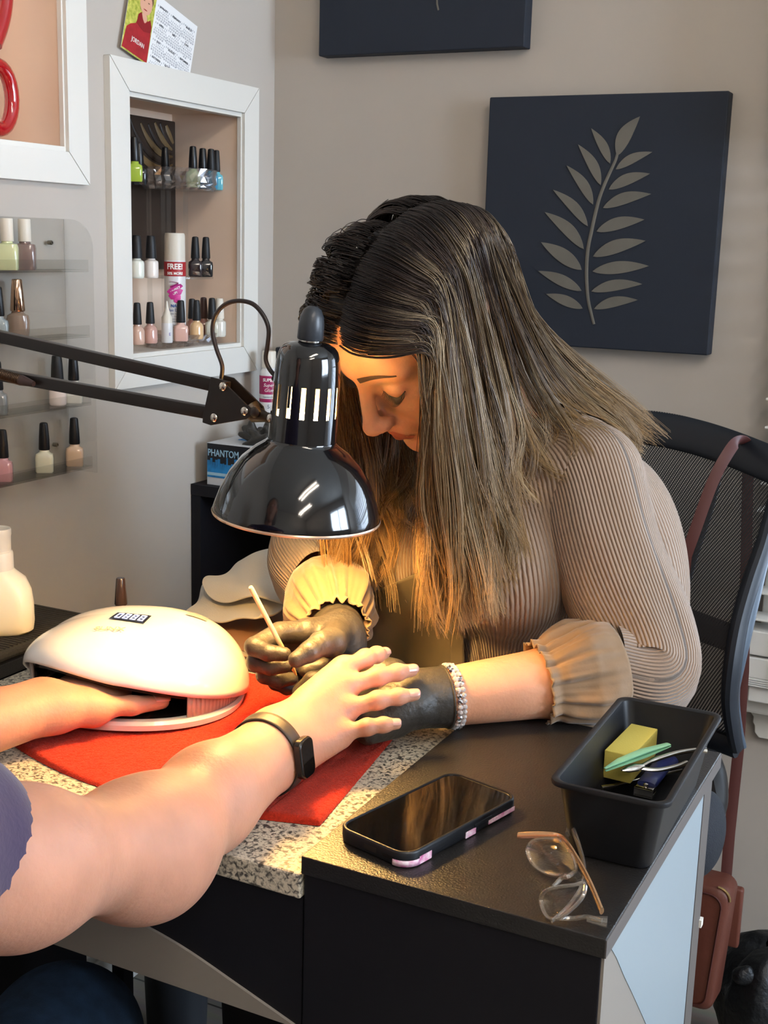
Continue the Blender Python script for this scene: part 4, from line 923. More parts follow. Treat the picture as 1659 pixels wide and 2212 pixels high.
# ------------------------------------------------------------------ reading glasses
gl = thing('eyeglasses', 'clear-framed eyeglasses with golden temples lying upside down at the desk corner', 'eyeglasses', tuple(at(1215, 1900, Z=ZD)))
m_gf = thin_clear('clear_frame', 'E6DFD2', 1.0, .09, .14); m_lens = thin_clear('lens', 'FBFBFA', .9, .0); m_tmp = mat('champagne_temple', 'C29A72', .18, metal=.75, coat=.5)
def gp(px, py, z): return Vector(at(px, py, Z=ZD+z))
def loop(pts, nm): 
    P_ = cat([gp(*p) for p in pts], 5, closed=True); MB().tube(P_, .0016, 8, closed=True, flat=.9).build(nm, m_gf, gl, world=True)
    c = sum((Vector(p) for p in P_), Vector())/len(P_); MB().add([c]+[Vector(p) for p in P_], [(0, i+1, (i+1) % len(P_)+1) for i in range(len(P_))]).build('lens', m_lens, gl, world=True, solid=.0012)
loop([(1139, 1838, .012), (1152, 1817, .020), (1185, 1812, .026), (1215, 1818, .030), (1237, 1850, .030), (1243, 1883, .022), (1215, 1891, .010), (1180, 1886, .004), (1153, 1868, .004)], 'lens_rim')
loop([(1168, 1945, .008), (1178, 1925, .018), (1205, 1916, .024), (1238, 1912, .028), (1262, 1908, .030), (1260, 1935, .026), (1237, 1962, .016), (1205, 1985, .006), (1180, 1978, .003)], 'lens_rim')
MB().tube(cat([gp(1240, 1884, .022), gp(1228, 1893, .028), gp(1212, 1898, .024), gp(1195, 1916, .020)], 5), .0018, 8).build('bridge', m_gf, gl, world=True)
for p in ((1248, 1892, .024), (1254, 1908, .026)): MB().lathe([(.0005, -.004), (.0032, -.002), (.0034, .001), (0, .004)], 12, Matrix.Translation(gp(*p)), sy=.6).build('nose_pad', m_acr, gl, world=True)
MB().tube(cat([gp(1300, 1968, .014), gp(1278, 1915, .022), gp(1250, 1862, .028), (gp(1226, 1825, .032)), gp(1205, 1808, .030), gp(1165, 1804, .024), gp(1119, 1805, .016)], 6), [.0042-.0014*i/36 for i in range(37)], 8, flat=.42, up=(1, .3, 0)).build('temple', m_tmp, gl, world=True)
MB().tube(cat([gp(1192, 1990, .004), gp(1225, 1960, .010), gp(1254, 1918, .018), gp(1262, 1875, .022), gp(1250, 1825, .022), gp(1236, 1788, .022)], 6), [.0026+.0014*i/31 for i in range(31)], 8, flat=.45, up=(1, .3, 0)).build('temple', m_gf, gl, world=True)
for p, q in (((1268, 1985, .006), (1312, 1992, .006)), ((1226, 1802, .018), (1236, 1782, .020))):
    MB().tube([gp(*p), gp(*q)], [.0022, .0042], 8).build('hinge', m_gf, gl, world=True)
MB().tube(cat([gp(1210, 1984, .004), gp(1240, 1984, .004), gp(1270, 1981, .008), gp(1300, 1990, .008)], 5), .0018, 8).build('end_piece', m_gf, gl, world=True)
# ================================================================== people
def skin(name, col, red=.25):
    m = mat(name, col, .5, spec=.35, sss=.35, sssr=(1, .35, .15), bump=(260, .32, .0012), var=(26, .09)); return m
m_skinW = skin('womans_skin', 'CB9474'); m_skinC = skin('clients_skin', 'B5826A'); m_nailp = mat('pale_nail', 'C89788', .22, coat=.5)
m_glove = mat('black_nitrile_glove', '34312D', .45, spec=.5, bump=(120, .8, .0018)); m_lips = mat('lips', 'A65F50', .4, sss=.2); m_brow = mat('brow_hair', '3B2A20', .6); m_lash = mat('lashes', '120D0B', .5)
def A(*p): return Vector(at(p[0], p[1], Z=p[2]))
def sag(K, T, L, bend):
    """joint line knuckle -> tip, bowed along bend so that its length is L"""
    K, T = Vector(K), Vector(T); c = (T-K).length; s = math.sqrt(max(0, 3*c*(L-c)/8)); b = Vector(bend); d = (T-K).normalized(); b = (b-d*b.dot(d)).normalized()
    return [K+(T-K)*t+b*s*4*t*(1-t) for t in (0, .46, .76, 1)]
FR = [(.0100, .0088, .0080, .0068), (.0102, .0090, .0081, .0069), (.0097, .0085, .0077, .0065), (.0088, .0076, .0069, .0059)]
def hand_sdf(S, wrist, wa, fingers, thumb, dors, rw=.017, k=.009, fat=1.0, joints=True):
    """fingers: four joint lines of world points (index..little); wa = thumb-side direction at the wrist"""
    wrist = Vector(wrist); wa = Vector(wa).normalized(); dors = Vector(dors).normalized()
    Wt, Wu = wrist+wa*.015, wrist-wa*.016
    for i, f in enumerate(fingers):
        r = [q*fat for q in FR[i]]; K = f[0]
        w = Wt*(1-i/3)+Wu*(i/3); w = w+(K-w)*.10
        S.cone(w, K-dors*.004, rw*.92*fat, r[0]*1.28, .012)
        S.cone(w+(K-w)*.45-dors*.006, K-dors*.007, .0150*fat, r[0]*1.15, .012)
        S.chain(f, r, k*.45)
        if joints:
            S.ell(f[1]+dors*.0012, [r[1]*1.10]*3, None, .005); S.ell(f[2]+dors*.0006, [r[2]*1.06]*3, None, .005)
            S.ell(K+dors*.0028, [r[0]*.95]*3, None, .009)
            S.cone(K+dors*.0062, wrist*.72+K*.28+dors*.0085, .0022, .0015, .004)      # extensor tendon
    t = thumb; rt = [q*fat for q in (.0150, .0118, .0098, .0080)]
    S.cone(Wt+wa*.002-dors*.004, t[0], .0145*fat, rt[0], .014); S.chain(t, rt[:len(t)], .006)
    S.ell((Vector(t[0])+Vector(t[1]))/2-dors*.006, [.015*fat]*3, None, .014)
def nails(parent, fingers, thumb, dors, mtl, sc=.86):
    for i, f in enumerate(list(fingers)+([thumb] if thumb else [])):
        T, D = Vector(f[-1]), Vector(f[-2]); d = (T-D).normalized(); dn = Vector(dors[i] if isinstance(dors, list) else dors); n = (dn-d*dn.dot(d)).normalized(); r = (.0080 if i == 4 else FR[i][3])*sc
        F_ = frame(T-d*.0024, d, z=n); G = []
        for u in np.linspace(-1, 1, 9):
            row = []
            for v in np.linspace(-1, 1, 9):
                w = r*.80*(1-.10*u*u); x = u*r*1.05+r*.18*(1-v*v)*(1 if u > 0 else -.6)*abs(u); y = v*w; rr_ = r*1.01
                z = math.sqrt(max(1e-9, rr_*rr_-y*y*.92))+.0006-.05*r*max(0, u)**2*3
                row.append(F_ @ Vector((x, y, z)))
            G.append(row)
        MB().grid(G).build('nail', mtl, parent, world=True, solid=.0006)
# ------------------------------------------------------------------ the woman doing the manicure
wom = thing('person', 'woman with long brown hair, beige ribbed blouse and black gloves, bending over the desk', 'person', (-.53, 1.5, 0))
HR = np.array([[-.917, -.369, -.153], [.355, -.576, -.737], [.183, -.730, .658]])   # columns: her right, face, crown
q_, r_ = np.linalg.qr(HR); HR = q_*np.sign(np.diag(r_)); HT = np.array([-.559, 1.209, 1.155]); HS = 1.04
def hw(p): return HR@(np.array(p, float)*HS)+HT
def hd(p): return HR@np.array(p, float)
S = SDF(.014)
def he(c, r, k=None, sub=False, rot=None): S.ell(hw(c), np.array(r)*HS, HR if rot is None else HR@rot, k, sub)
def hc(a, b, ra, rb, k=None, sub=False): S.cone(hw(a), hw(b), ra*HS, rb*HS, k, sub)
he((0, -.012, .028), (.074, .094, .080)); he((0, .018, -.035), (.058, .064, .074), .03); he((0, .046, -.070), (.038, .036, .036), .03); he((0, .045, .040), (.060, .046, .050), .02)
for s in (1, -1):
    he((s*.036, .052, -.022), (.026, .026, .026), .022); hc((s*.052, .010, -.040), (s*.030, .055, -.088), .022, .017, .02)
    hc((s*.010, .0835, .030), (s*.046, .066, .032), .0075, .0080, .012)
    he((s*.031, .094, .010), (.0165, .014, .0115), .010, True)
    he((s*.031, .0705, .009), (.0150, .0148, .0140), .003)
    he((s*.0095, .0985, -.036), (.0078, .0100, .0072), .005)
    he((s*.070, -.004, -.004), (.005, .016, .028), .006)
he((0, .071, -.098), (.020, .018, .016), .018); NOS = 1
hc((0, .084, .020), (0, .107, -.030), .0068, .0088, .008); he((0, .1085, -.034), (.0098, .0100, .0088), .006)
he((0, .082, -.058), (.026, .014, .017), .012)
[he((s*.0058, .1060, -.0420), (.0026, .0040, .0030), .002, True) for s in (1, -1)]; hc((-.018, .0850, -.0600), (0, .0915, -.0575), .0034, .0050, .004); hc((0, .0915, -.0575), (.018, .0850, -.0600), .0050, .0034, .004)
hc((-.016, .0845, -.0675), (0, .0900, -.0695), .0036, .0056, .004); hc((0, .0900, -.0695), (.016, .0845, -.0675), .0056, .0036, .004)
hc((-.024, .0880, -.0638), (.024, .0880, -.0638), .0012, .0012, .003, True)
# neck and upper body under the blouse
LSH, RSH = np.array([-.415, 1.345, .990]), np.array([-.715, 1.475, .985])
NB = np.array([-.560, 1.395, 1.035])
S.cone(hw((0, -.022, -.055)), NB, .056, .060, .03); S.cone(NB+[0, 0, -.02], LSH, .055, .036, .03); S.cone(NB+[0, 0, -.02], RSH, .055, .036, .03)
S.ell((-.555, 1.42, .90), (.15, .095, .16), np.array([[.92, .37, 0], [-.37, .92, 0], [0, 0, 1]]).T, .04)
S.ell((-.53, 1.50, .70), (.155, .12, .20), np.array([[.92, .37, 0], [-.37, .92, 0], [0, 0, 1]]).T, .05)
LEL, LWR = np.array([-.314, 1.262, .803]), np.array([-.484, 1.098, .790])
REL, RWR = np.array([-.762, 1.345, .850]), np.array(A(734, 1382, .824))
S.chain([LSH, LEL], [.038, .038], .02); S.chain([LEL, LWR*.35+LEL*.65, LWR], [.040, .038, .0290], .02)
S.chain([RSH, REL], [.038, .036], .02); S.chain([REL, RWR*.35+REL*.65, RWR], [.040, .037, .026], .02)
# thighs and shins (seated)
for s, hx, kn, an in ((1, (-.62, 1.53, .56), (-.74, 1.20, .53), (-.83, 1.33, .09)), (-1, (-.45, 1.47, .56), (-.55, 1.21, .53), (-.60, 1.32, .09))):
    S.chain([hx, kn], [.085, .060], .03); S.chain([kn, an], [.056, .040], .02); S.cone(an, np.array(an)+[-.04, -.13, -.04], .038, .034, .02)
V_, F_ = S.mesh(.0026); body, _ = npmesh('body', V_, F_, m_skinW, wom, smooth_it=2)
# lips, brows, lashes
def hpath(pts, n=5): return [hw(p) for p in cat(pts, n)]
bvh = BVHTree.FromPolygons([Vector(v) for v in V_], F_.tolist())
def snap(p, dirn, lift):
    """onto the face along the face direction"""
    o = Vector(p)+Vector(dirn)*.05; h = bvh.ray_cast(o, -Vector(dirn), .1); return (h[0]+Vector(dirn)*lift) if h[0] is not None else Vector(p)
fd = hd((0, 1, 0))
def strip(rows, nm, mt, lift=.0006): return MB().grid([[snap(hw(p), fd, lift) for p in r] for r in rows]).build(nm, mt, wom, world=True)
def lipz(x, hi, lo, n=7): return [(x, .09, hi+(lo-hi)*i/(n-1)) for i in range(n)]
rows = []
for x in np.linspace(-.0245, .0245, 19):
    a = 1-(abs(x)/.0250)**2; hi = -.0640+.0100*a**.7-.0022*math.exp(-(x/.0035)**2); lo = -.0638-.0120*a**.75; rows.append(lipz(x, hi, lo, 9))
strip(rows, 'lips', m_lips, .0004)
for s in (1, -1):
    G = []
    for t in np.linspace(0, 1, 14):
        x = s*(.011+.041*t); zc = .0315+.0075*math.sin(math.pi*min(1, t*1.15)*.62)-.004*t*t; w = .0038*(1-.75*t); G.append([(x, .085, zc+w*v) for v in (-1, -.4, .4, 1)])
    strip(G, 'eyebrow', m_brow, .0009)
    b = MB()
    for t in np.linspace(0.02, 1, 34):
        x = s*(.0185+.0265*t); z0 = .0045-.0065*math.sin(math.pi*t)**.8+.002*t; p = snap(hw((x, .085, z0)), fd, .0006)
        out = Vector(hd((s*(.12+.55*(t-.4)), .75, -.55))).normalized(); L_ = .0058+.0040*math.sin(math.pi*t*.9)
        q = p+out*L_*.6; q2 = q+(out+Vector(hd((s*.1, .2, .55)))).normalized()*L_*.5; b.tube([p, q, q2], [.00040, .0003, .0001], 4)
    b.build('eyelashes', m_lash, wom, world=True)
    strip([[(s*(.0180+.0275*t), .085, .0045-.0065*math.sin(math.pi*t)**.8+.002*t+dz) for dz in (-.0007, .0009)] for t in np.linspace(0, 1, 14)], 'lash_line', m_lash, .0005)
    he0 = hw((s*.0075, .1035, -.0415))
# ------------------------------------------------------------------ blouse
def blouse_mat():
    m = mat('ribbed_beige_blouse', '8F7763', .62, spec=.3, sheen=.25); nt = m.node_tree; b = nt.nodes['Principled BSDF']; L = nt.links.new
    at_ = nt.nodes.new('ShaderNodeAttribute'); at_.attribute_name = 'rib'; mu = nt.nodes.new('ShaderNodeMath'); mu.operation = 'MULTIPLY'; mu.inputs[1].default_value = 2*math.pi
    sn = nt.nodes.new('ShaderNodeMath'); sn.operation = 'SINE'; ab = nt.nodes.new('ShaderNodeMath'); ab.operation = 'MULTIPLY_ADD'; ab.inputs[1].default_value = .5; ab.inputs[2].default_value = .5
    pw_ = nt.nodes.new('ShaderNodeMath'); pw_.operation = 'POWER'; pw_.inputs[1].default_value = .55
    tc = nt.nodes.new('ShaderNodeTexCoord'); no = nt.nodes.new('ShaderNodeTexNoise'); no.inputs['Scale'].default_value = 9; no.inputs['Detail'].default_value = 2; L(tc.outputs['Object'], no.inputs['Vector'])
    ad = nt.nodes.new('ShaderNodeMath'); ad.operation = 'MULTIPLY_ADD'; ad.inputs[1].default_value = 1.3; L(no.outputs['Fac'], ad.inputs[0]); L(at_.outputs['Fac'], ad.inputs[2])
    L(ad.outputs[0], mu.inputs[0]); L(mu.outputs[0], sn.inputs[0]); L(sn.outputs[0], ab.inputs[0]); L(ab.outputs[0], pw_.inputs[0])
    bn = nt.nodes.new('ShaderNodeBump'); bn.inputs['Strength'].default_value = 1.0; bn.inputs['Distance'].default_value = .0020
    L(pw_.outputs[0], bn.inputs['Height']); L(bn.outputs[0], b.inputs['Normal']); return m
m_bl_rib = blouse_mat(); m_bl_cuff = mat('beige_cuff', '83694E', .6, sheen=.3, spec=.3, bump=(60, .35, .003))
TR = np.array([[.92, -.39, 0], [.39, .92, 0], [0, 0, 1.0]]).T   # torso axes: her left, back, up
T = SDF(.03)
T.cone(NB+[-.005, .03, -.030], LSH+[.0, .012, -.006], .048, .066, .04); T.cone(NB+[-.005, .03, -.030], RSH+[0, .012, -.006], .048, .060, .04)
T.ell((-.560, 1.405, .915), (.185, .118, .165), TR, .05)
T.ell((-.600, 1.325, .880), (.075, .060, .070), TR, .04); T.ell((-.480, 1.285, .880), (.075, .062, .072), TR, .04)
T.ell((-.515, 1.465, .790), (.180, .140, .170), TR, .06); T.ell((-.510, 1.480, .640), (.190, .150, .150), TR, .06)
T.ell((-.405, 1.455, .820), (.090, .095, .180), TR, .05)
V_, F_ = T.mesh(.004)
# neckline: drop the mesh above the neck opening
nb = NB+np.array([-.004, .010, .004]); nd = np.array([-.15, -.45, .88]); nd /= np.linalg.norm(nd)
def cutm(V, F, c, d, rad=None):
    k = ((V-c)@d) < 0
    if rad is not None: k |= np.linalg.norm(V-c, axis=1) > rad
    m = k[F].all(1); F = F[m]; u = np.unique(F); mp = np.full(len(V), -1); mp[u] = np.arange(len(u)); return V[u], mp[F]
V_, F_ = cutm(V_, F_, nb, nd, .115)
def az(V, a, b_, ref, per):
    a, b_ = np.array(a, float), np.array(b_, float); d = (b_-a)/np.linalg.norm(b_-a); r = np.array(ref, float); r = r-d*(r@d); r /= np.linalg.norm(r); s = np.cross(d, r)
    q = V-a; return (np.arctan2(q@s, q@r))*per
rib = az(V_, (-.53, 1.45, .6), (-.555, 1.40, 1.0), (-.2, 1, 0), 250/(2*math.pi))
blo, TV = npmesh('blouse', V_, F_, m_bl_rib, wom, smooth_it=3, attrs={'rib': rib})
tb = BVHTree.FromPolygons([Vector(v) for v in TV], F_.tolist())
def sleeve(pts, rad, nm, ribn, folds, ref, pinch):
    P_ = cat(pts, 14); n = len(P_); ns = 120; r_ = np.interp(np.linspace(0, 1, n), np.linspace(0, 1, len(rad)), rad); G = []; d0 = None
    P_ = [Vector(p) for p in P_]; nrm = Vector(ref); rb = []; seed = RNG.random(8)*6
    for i in range(n):
        tg = (P_[min(i+1, n-1)]-P_[max(i-1, 0)]).normalized(); nrm = (nrm-tg*nrm.dot(tg)).normalized(); bi = tg.cross(nrm); row = []
        for k in range(ns):
            a = 2*math.pi*k/ns; t = i/(n-1)
            w = folds*sum(math.sin(f*a+seed[q]+t*g)*amp for q, (f, g, amp) in enumerate(((3, 7, .5), (5, -9, .35), (8, 16, .18), (2, 22, .4))))*min(1, t*1.6)
            ang = pinch[0]; w += -pinch[2]*math.exp(-((t-pinch[1])/.035)**2)*max(0, math.cos(a-ang)) + pinch[2]*.7*math.exp(-((t-pinch[1]-.09)/.05)**2)*max(0, math.cos(a-ang)) + pinch[2]*.5*math.exp(-((t-pinch[1]+.09)/.05)**2)*max(0, math.cos(a-ang))
            row.append(P_[i]+(nrm*math.cos(a)+bi*math.sin(a))*(r_[i]+w)); rb.append(k/ns*ribn)
        G.append(row)
    b = MB().grid(G, closed_v=True); V = np.array([tuple(v) for v in b.v]); F_ = np.array(b.f)
    o, _ = npmesh(nm, V, F_, m_bl_rib, wom, smooth_it=1, attrs={'rib': np.array(rb)}); return P_, G
def cuff(P0, P1, r0, r1, nm, ref, ruff=.011):
    """gathered plain cuff: puff, elastic, frill"""
    P0, P1 = Vector(P0), Vector(P1); tg = (P1-P0).normalized(); nrm = Vector(ref); nrm = (nrm-tg*nrm.dot(tg)).normalized(); bi = tg.cross(nrm); G = []; ns = 160; sd = RNG.random(6)*6
    prof = [(0, r0, .1), (.2, r0*1.06, .35), (.42, r0*1.05, .7), (.62, r0*.93, 1), (.78, r1*1.10, 1), (.86, r1*1.0, .7), (.90, r1*1.0, .8), (.95, r1*1.02, .9), (1.0, r1*1.05, 1.1)]
    ts = np.linspace(0, 1, 30)
    for t in ts:
        r = np.interp(t, [p[0] for p in prof], [p[1] for p in prof]); g = np.interp(t, [p[0] for p in prof], [p[2] for p in prof]); row = []
        for k in range(ns):
            a = 2*math.pi*k/ns; w = g*.0021*(math.sin(14*a+sd[0]+1.5*math.sin(3*a))+.7*math.sin(23*a+sd[1]+t*2)+.4*math.sin(37*a+sd[3]))+.004*math.sin(5*a+sd[2]+t*3)*math.sin(math.pi*t)
            row.append(P0+(P1-P0)*t+(nrm*math.cos(a)+bi*math.sin(a))*(r+w))
        G.append(row)
    b = MB().grid(G, closed_v=True); return b.build(nm, m_bl_cuff, wom, world=True, angle=80, solid=.0012)
LC0 = LEL*.42+LWR*.58; LC1 = LEL*.30+LWR*.70; 
LCs = LEL*.84+LWR*.16; LCe = LEL*.49+LWR*.51
sleeve([LSH+[-.035, .014, .012], LSH+[-.002, .006, -.002], LSH*.5+LEL*.5+[.000, .0, .0], LEL+[.006, .006, .002], LCs+[-.004, 0, .004]], [.044, .058, .062, .062, .062, .060, .058, .056, .055], 'sleeve', 92, .0035, (0, 0, 1), (2.2, .64, .006))
cuff(LCs+[0, 0, .004], LCe+[0, 0, .000], .054, .041, 'cuff', (0, 0, 1))
RCs = REL*.46+RWR*.54; RCe = REL*.10+RWR*.90
sleeve([RSH+[.035, .004, .010], RSH+[.0, .004, .0], RSH*.5+REL*.5+[-.008, -.012, .0], REL+[-.004, -.008, .0], RCs+[0, 0, .004]], [.044, .052, .055, .056, .056, .055, .053, .051, .050], 'sleeve', 88, .003, (0, 0, 1), (2.2, .64, .010))
cuff(RCs+[0, 0, .004], RCe+[0, 0, .000], .049, .034, 'cuff', (0, 0, 1))
# apron bib: follows the chest
m_apr = mat('olive_apron', '6A6252', .75, spec=.25, bump=(30, .25, .004))
poly = [(768, 1305), (800, 1282), (955, 1214), (985, 1235), (1001, 1330), (1003, 1440), (1000, 1560), (770, 1560)]
def inside(p, poly):
    c = False
    for i in range(len(poly)):
        (x1, y1), (x2, y2) = poly[i], poly[(i+1) % len(poly)]
        if (y1 > p[1]) != (y2 > p[1]) and p[0] < (x2-x1)*(p[1]-y1)/(y2-y1)+x1: c = not c
    return c
G = []
top = lambda x: np.interp(x, [700, 768, 800, 955, 990, 1003], [1330, 1305, 1282, 1214, 1232, 1245])
for x in np.linspace(705, 1003, 60):
    row = []
    for t in np.linspace(0, 1, 50):
        y = top(x)+(1600-top(x))*t; d = Vector(CW.T@np.array([(x-CX)/F_PX, (y-CY)/F_PX, 1.0])).normalized(); h = tb.ray_cast(Vector(CAM), d, 4)
        row.append((h[0]-d*.012) if h[0] is not None else (Vector(at(x, y, Y=1.30))))
    G.append(row)
GA = np.array([[tuple(p) for p in r] for r in G])
for _ in range(60): GA[1:-1, 1:-1] = (GA[:-2, 1:-1]+GA[2:, 1:-1]+GA[1:-1, :-2]+GA[1:-1, 2:]+2*GA[1:-1, 1:-1])/6
ap = MB().grid([[Vector(p) for p in r] for r in GA]).build('apron', m_apr, wom, world=True, solid=.0016)
MB().tube([Vector(p)-Vector(CW[2])*.001 for p in GA[-7]], .0006, 5).build('apron_seam', m_apr, ap, world=False)
bpy.data.objects[ap.children[0].name].matrix_basis = Matrix.Translation(-wom.location)
# trousers over the seated legs
TS = SDF(.03)
for hx, kn, an in (((-.62, 1.53, .56), (-.74, 1.20, .53), (-.83, 1.33, .12)), ((-.45, 1.47, .56), (-.55, 1.21, .53), (-.60, 1.32, .12))):
    TS.chain([hx, kn], [.095, .068], .03); TS.chain([kn, an], [.064, .050], .02)
TS.ell((-.53, 1.53, .56), (.19, .13, .10), TR, .04)
V_, F_ = TS.mesh(.006); m_blackc = mat('black_trousers', '15151A', .8); npmesh('trousers', V_, F_, m_blackc, wom, smooth_it=2)
for an in ((-.83, 1.33), (-.60, 1.32)):
    SS = SDF(.02); SS.cone((an[0], an[1]+.02, .05), (an[0]-.03, an[1]-.14, .036), .042, .036); SS.cone((an[0], an[1]+.03, .03), (an[0]-.03, an[1]-.15, .025), .030, .028); V_, F_ = SS.mesh(.005); V_[:, 2] = np.maximum(V_[:, 2], .001); npmesh('shoe', V_, F_, mat('black_shoe', '16171C', .5), wom, smooth_it=1)
# ------------------------------------------------------------------ gloved hands
# her left hand, under the client's palm
Lf = []
up = Vector((.15, -.3, .94))
kn = [Vector((-.548, 1.066, .800)), Vector((-.540, 1.050, .794)), Vector((-.530, 1.036, .786)), Vector((-.518, 1.026, .778))]
tp = [Vector((-.606, 1.040, .793)), Vector((-.608, 1.012, .776)), Vector((-.592, .988, .770)), Vector((-.568, 0.980, .766))]
for i in range(4): Lf.append(sag(kn[i], tp[i], [.076, .083, .077, .064][i], (-.1, -.2, 1) if i < 2 else (.0, -.1, 1)))
LT = [Vector((-.530, 1.104, .806)), Vector((-.566, 1.098, .812)), Vector((-.592, 1.082, .812)), Vector((-.612, 1.064, .808))]
GL = SDF(.012); hand_sdf(GL, LWR+[-.012, -.012, .002], (-.62, .72, .25), Lf, LT, up, rw=.019, joints=False)
GL.cone(LWR+[-.012, -.012, .002], LWR+[.010, .010, .001], .0300, .0315, .01); GL.ell(LWR+[-.03, -.03, .002], (.036, .030, .022), None, .012)
V_, F_ = GL.mesh(.0018); V_, F_ = cutm(V_, F_, np.array(LWR)+[.012, .012, .001], (LEL-LWR)/np.linalg.norm(LEL-LWR))
gv, _ = npmesh('glove', V_, F_, m_glove, wom, smooth_it=1)
tg = Vector(LEL-LWR).normalized(); P0 = Vector(LWR)+Vector((.010, .010, .001))
MB().tube([P0+tg*.0005+(Vector((0, 0, 1)).cross(tg).normalized()*math.cos(a)+tg.cross(Vector((0, 0, 1)).cross(tg)).normalized()*math.sin(a))*.0318 for a in arc(0, 2*math.pi, 41)[:-1]], .0011, 6, closed=True).build('glove_cuff_roll', m_glove, gv, world=False)
gv.children[0].matrix_basis = Matrix.Translation(-wom.location)
# her right hand holding the stick
Rf = [[A(662, 1364, .842), A(604, 1366, .846), A(549, 1397, .842), A(580, 1410, .840), A(614, 1413, .838)],
      [A(660, 1376, .832), A(600, 1386, .832), A(552, 1430, .822), A(584, 1441, .820), A(618, 1438, .820)],
      [A(662, 1392, .820), A(606, 1412, .816), A(572, 1458, .806), A(600, 1470, .800), A(630, 1466, .798)],
      [A(668, 1410, .808), A(622, 1432, .802), A(596, 1474, .792), A(620, 1486, .784), A(646, 1480, .782)]]
RT = [A(716, 1388, .846), A(694, 1390, .850), A(668, 1408, .848), A(640, 1425, .842)]
GR = SDF(.009); rr5 = [(.0125, .0108, .0098, .0086, .0072), (.0125, .0106, .0096, .0085, .0072), (.0115, .0100, .0090, .0080, .0070), (.010, .0090, .0082, .0074, .0064)]
W1, W2 = Vector(A(735, 1364, .835)), Vector(A(738, 1408, .812))
for i, f in enumerate(Rf):
    w = W1*(1-i/3)+W2*(i/3); GR.cone(w, f[0], .0165, rr5[i][0]*1.15, .012); GR.chain(f, rr5[i], .0028)
GR.cone(W1, RT[0], .016, .0155, .010); GR.chain(RT, [.0155, .0125, .0105, .0082], .003)
GR.cone(W1, W2, .0225, .0225, .012); GR.cone(Vector(RWR)*.9+Vector(REL)*.1, (W1+W2)/2, .030, .025, .012)
V_, F_ = GR.mesh(.0017); gv2, _ = npmesh('glove', V_, F_, m_glove, wom, smooth_it=1)
# bracelet of clear beads
br = thing('bracelet', 'clear sparkling bead bracelet on the woman\'s left wrist beside the glove', 'bracelet', tuple(LWR))
m_bead = mat('crystal_bead', 'F2F2F4', .05, spec=1, coat=1, trans=.55, ior=1.5); m_spk = mat('silver_spacer', 'DDDDE2', .15, metal=1)
c0 = Vector(LWR+(LEL-LWR)/np.linalg.norm(LEL-LWR)*.022); s1 = tg.cross(Vector((0, 0, 1))).normalized(); s2 = s1.cross(tg).normalized()
b = MB(); b2 = MB(); nB = 34
for k in range(nB):
    a = 2*math.pi*k/nB; p = c0+(s1*math.cos(a)+s2*math.sin(a))*.0315
    for sgn in (-1, 1):
        q = p+tg*.0024*sgn*(1 if k % 2 else -1)
        (b if (k+sgn) % 3 else b2).lathe([(.0001, -.0031), (.0026, -.0018), (.0033, 0), (.0026, .0018), (.0001, .0031)], 7, frame(q, (math.cos(k*2.1), math.sin(k*2.1), .4), z=(.3, math.sin(k), 1)))
b.build('beads', m_bead, br, world=True, smooth=False); b2.build('spacers', m_spk, br, world=True, smooth=False)
# wooden stick
sk = [A(541, 1268, .915), A(600, 1385, .862), A(645, 1468, .806)]
s0_, s1_ = Vector(at(541, 1268, Z=.915)), Vector(at(640, 1458, Z=.806))
stk = thing('cuticle_stick', 'pale wooden cuticle stick held in the gloved right hand', 'cuticle stick', tuple(s1_)); d = (s1_-s0_)
MB().tube([s0_, s0_+d*.02, s0_+d*.9, s1_], [.0022, .0027, .0027, .0010], 12, flat=.8, up=(1, 0, 0)).build('stick', mat('pale_wood', 'E8C88C', .5), stk, world=True)
# ------------------------------------------------------------------ her hair
def hair_mat(name, root, mid, tip, streak):
    m = mat(name, root, .38, spec=.45); nt = m.node_tree; b = nt.nodes['Principled BSDF']; L = nt.links.new
    a = nt.nodes.new('ShaderNodeAttribute'); a.attribute_name = 'tone'; r = nt.nodes.new('ShaderNodeValToRGB'); e = r.color_ramp.elements
    e[0].position = 0; e[0].color = (*lin(root), 1); e[1].position = 1; e[1].color = (*lin(tip), 1); q = e.new(.5); q.color = (*lin(mid), 1)
    c = nt.nodes.new('ShaderNodeAttribute'); c.attribute_name = 'streak'; mx = nt.nodes.new('ShaderNodeMix'); mx.data_type = 'RGBA'; mx.inputs[7].default_value = (*lin(streak), 1)
    L(a.outputs['Fac'], r.inputs[0]); L(r.outputs[0], mx.inputs[6]); L(c.outputs['Fac'], mx.inputs[0]); L(mx.outputs[2], b.inputs['Base Color']); return m
m_hair = hair_mat('brown_hair_highlights', '1D1716', '3A2C26', '94703F', 'B59E7C')
EC, ER = np.array([0, -.012, .030]), np.array([.078, .0985, .0855])
def skull(s, th, ph, lift): 
    n = np.array([s*math.sin(th), math.cos(th)*math.cos(ph), math.cos(th)*math.sin(ph)]); return hw(EC+n*(ER+lift))
def lerp_t(u, tab):
    us = [t[0] for t in tab]; return [np.array([np.interp(u, us, [t[k][c] for t in tab]) for c in range(3)]) for k in range(1, len(tab[0]))]
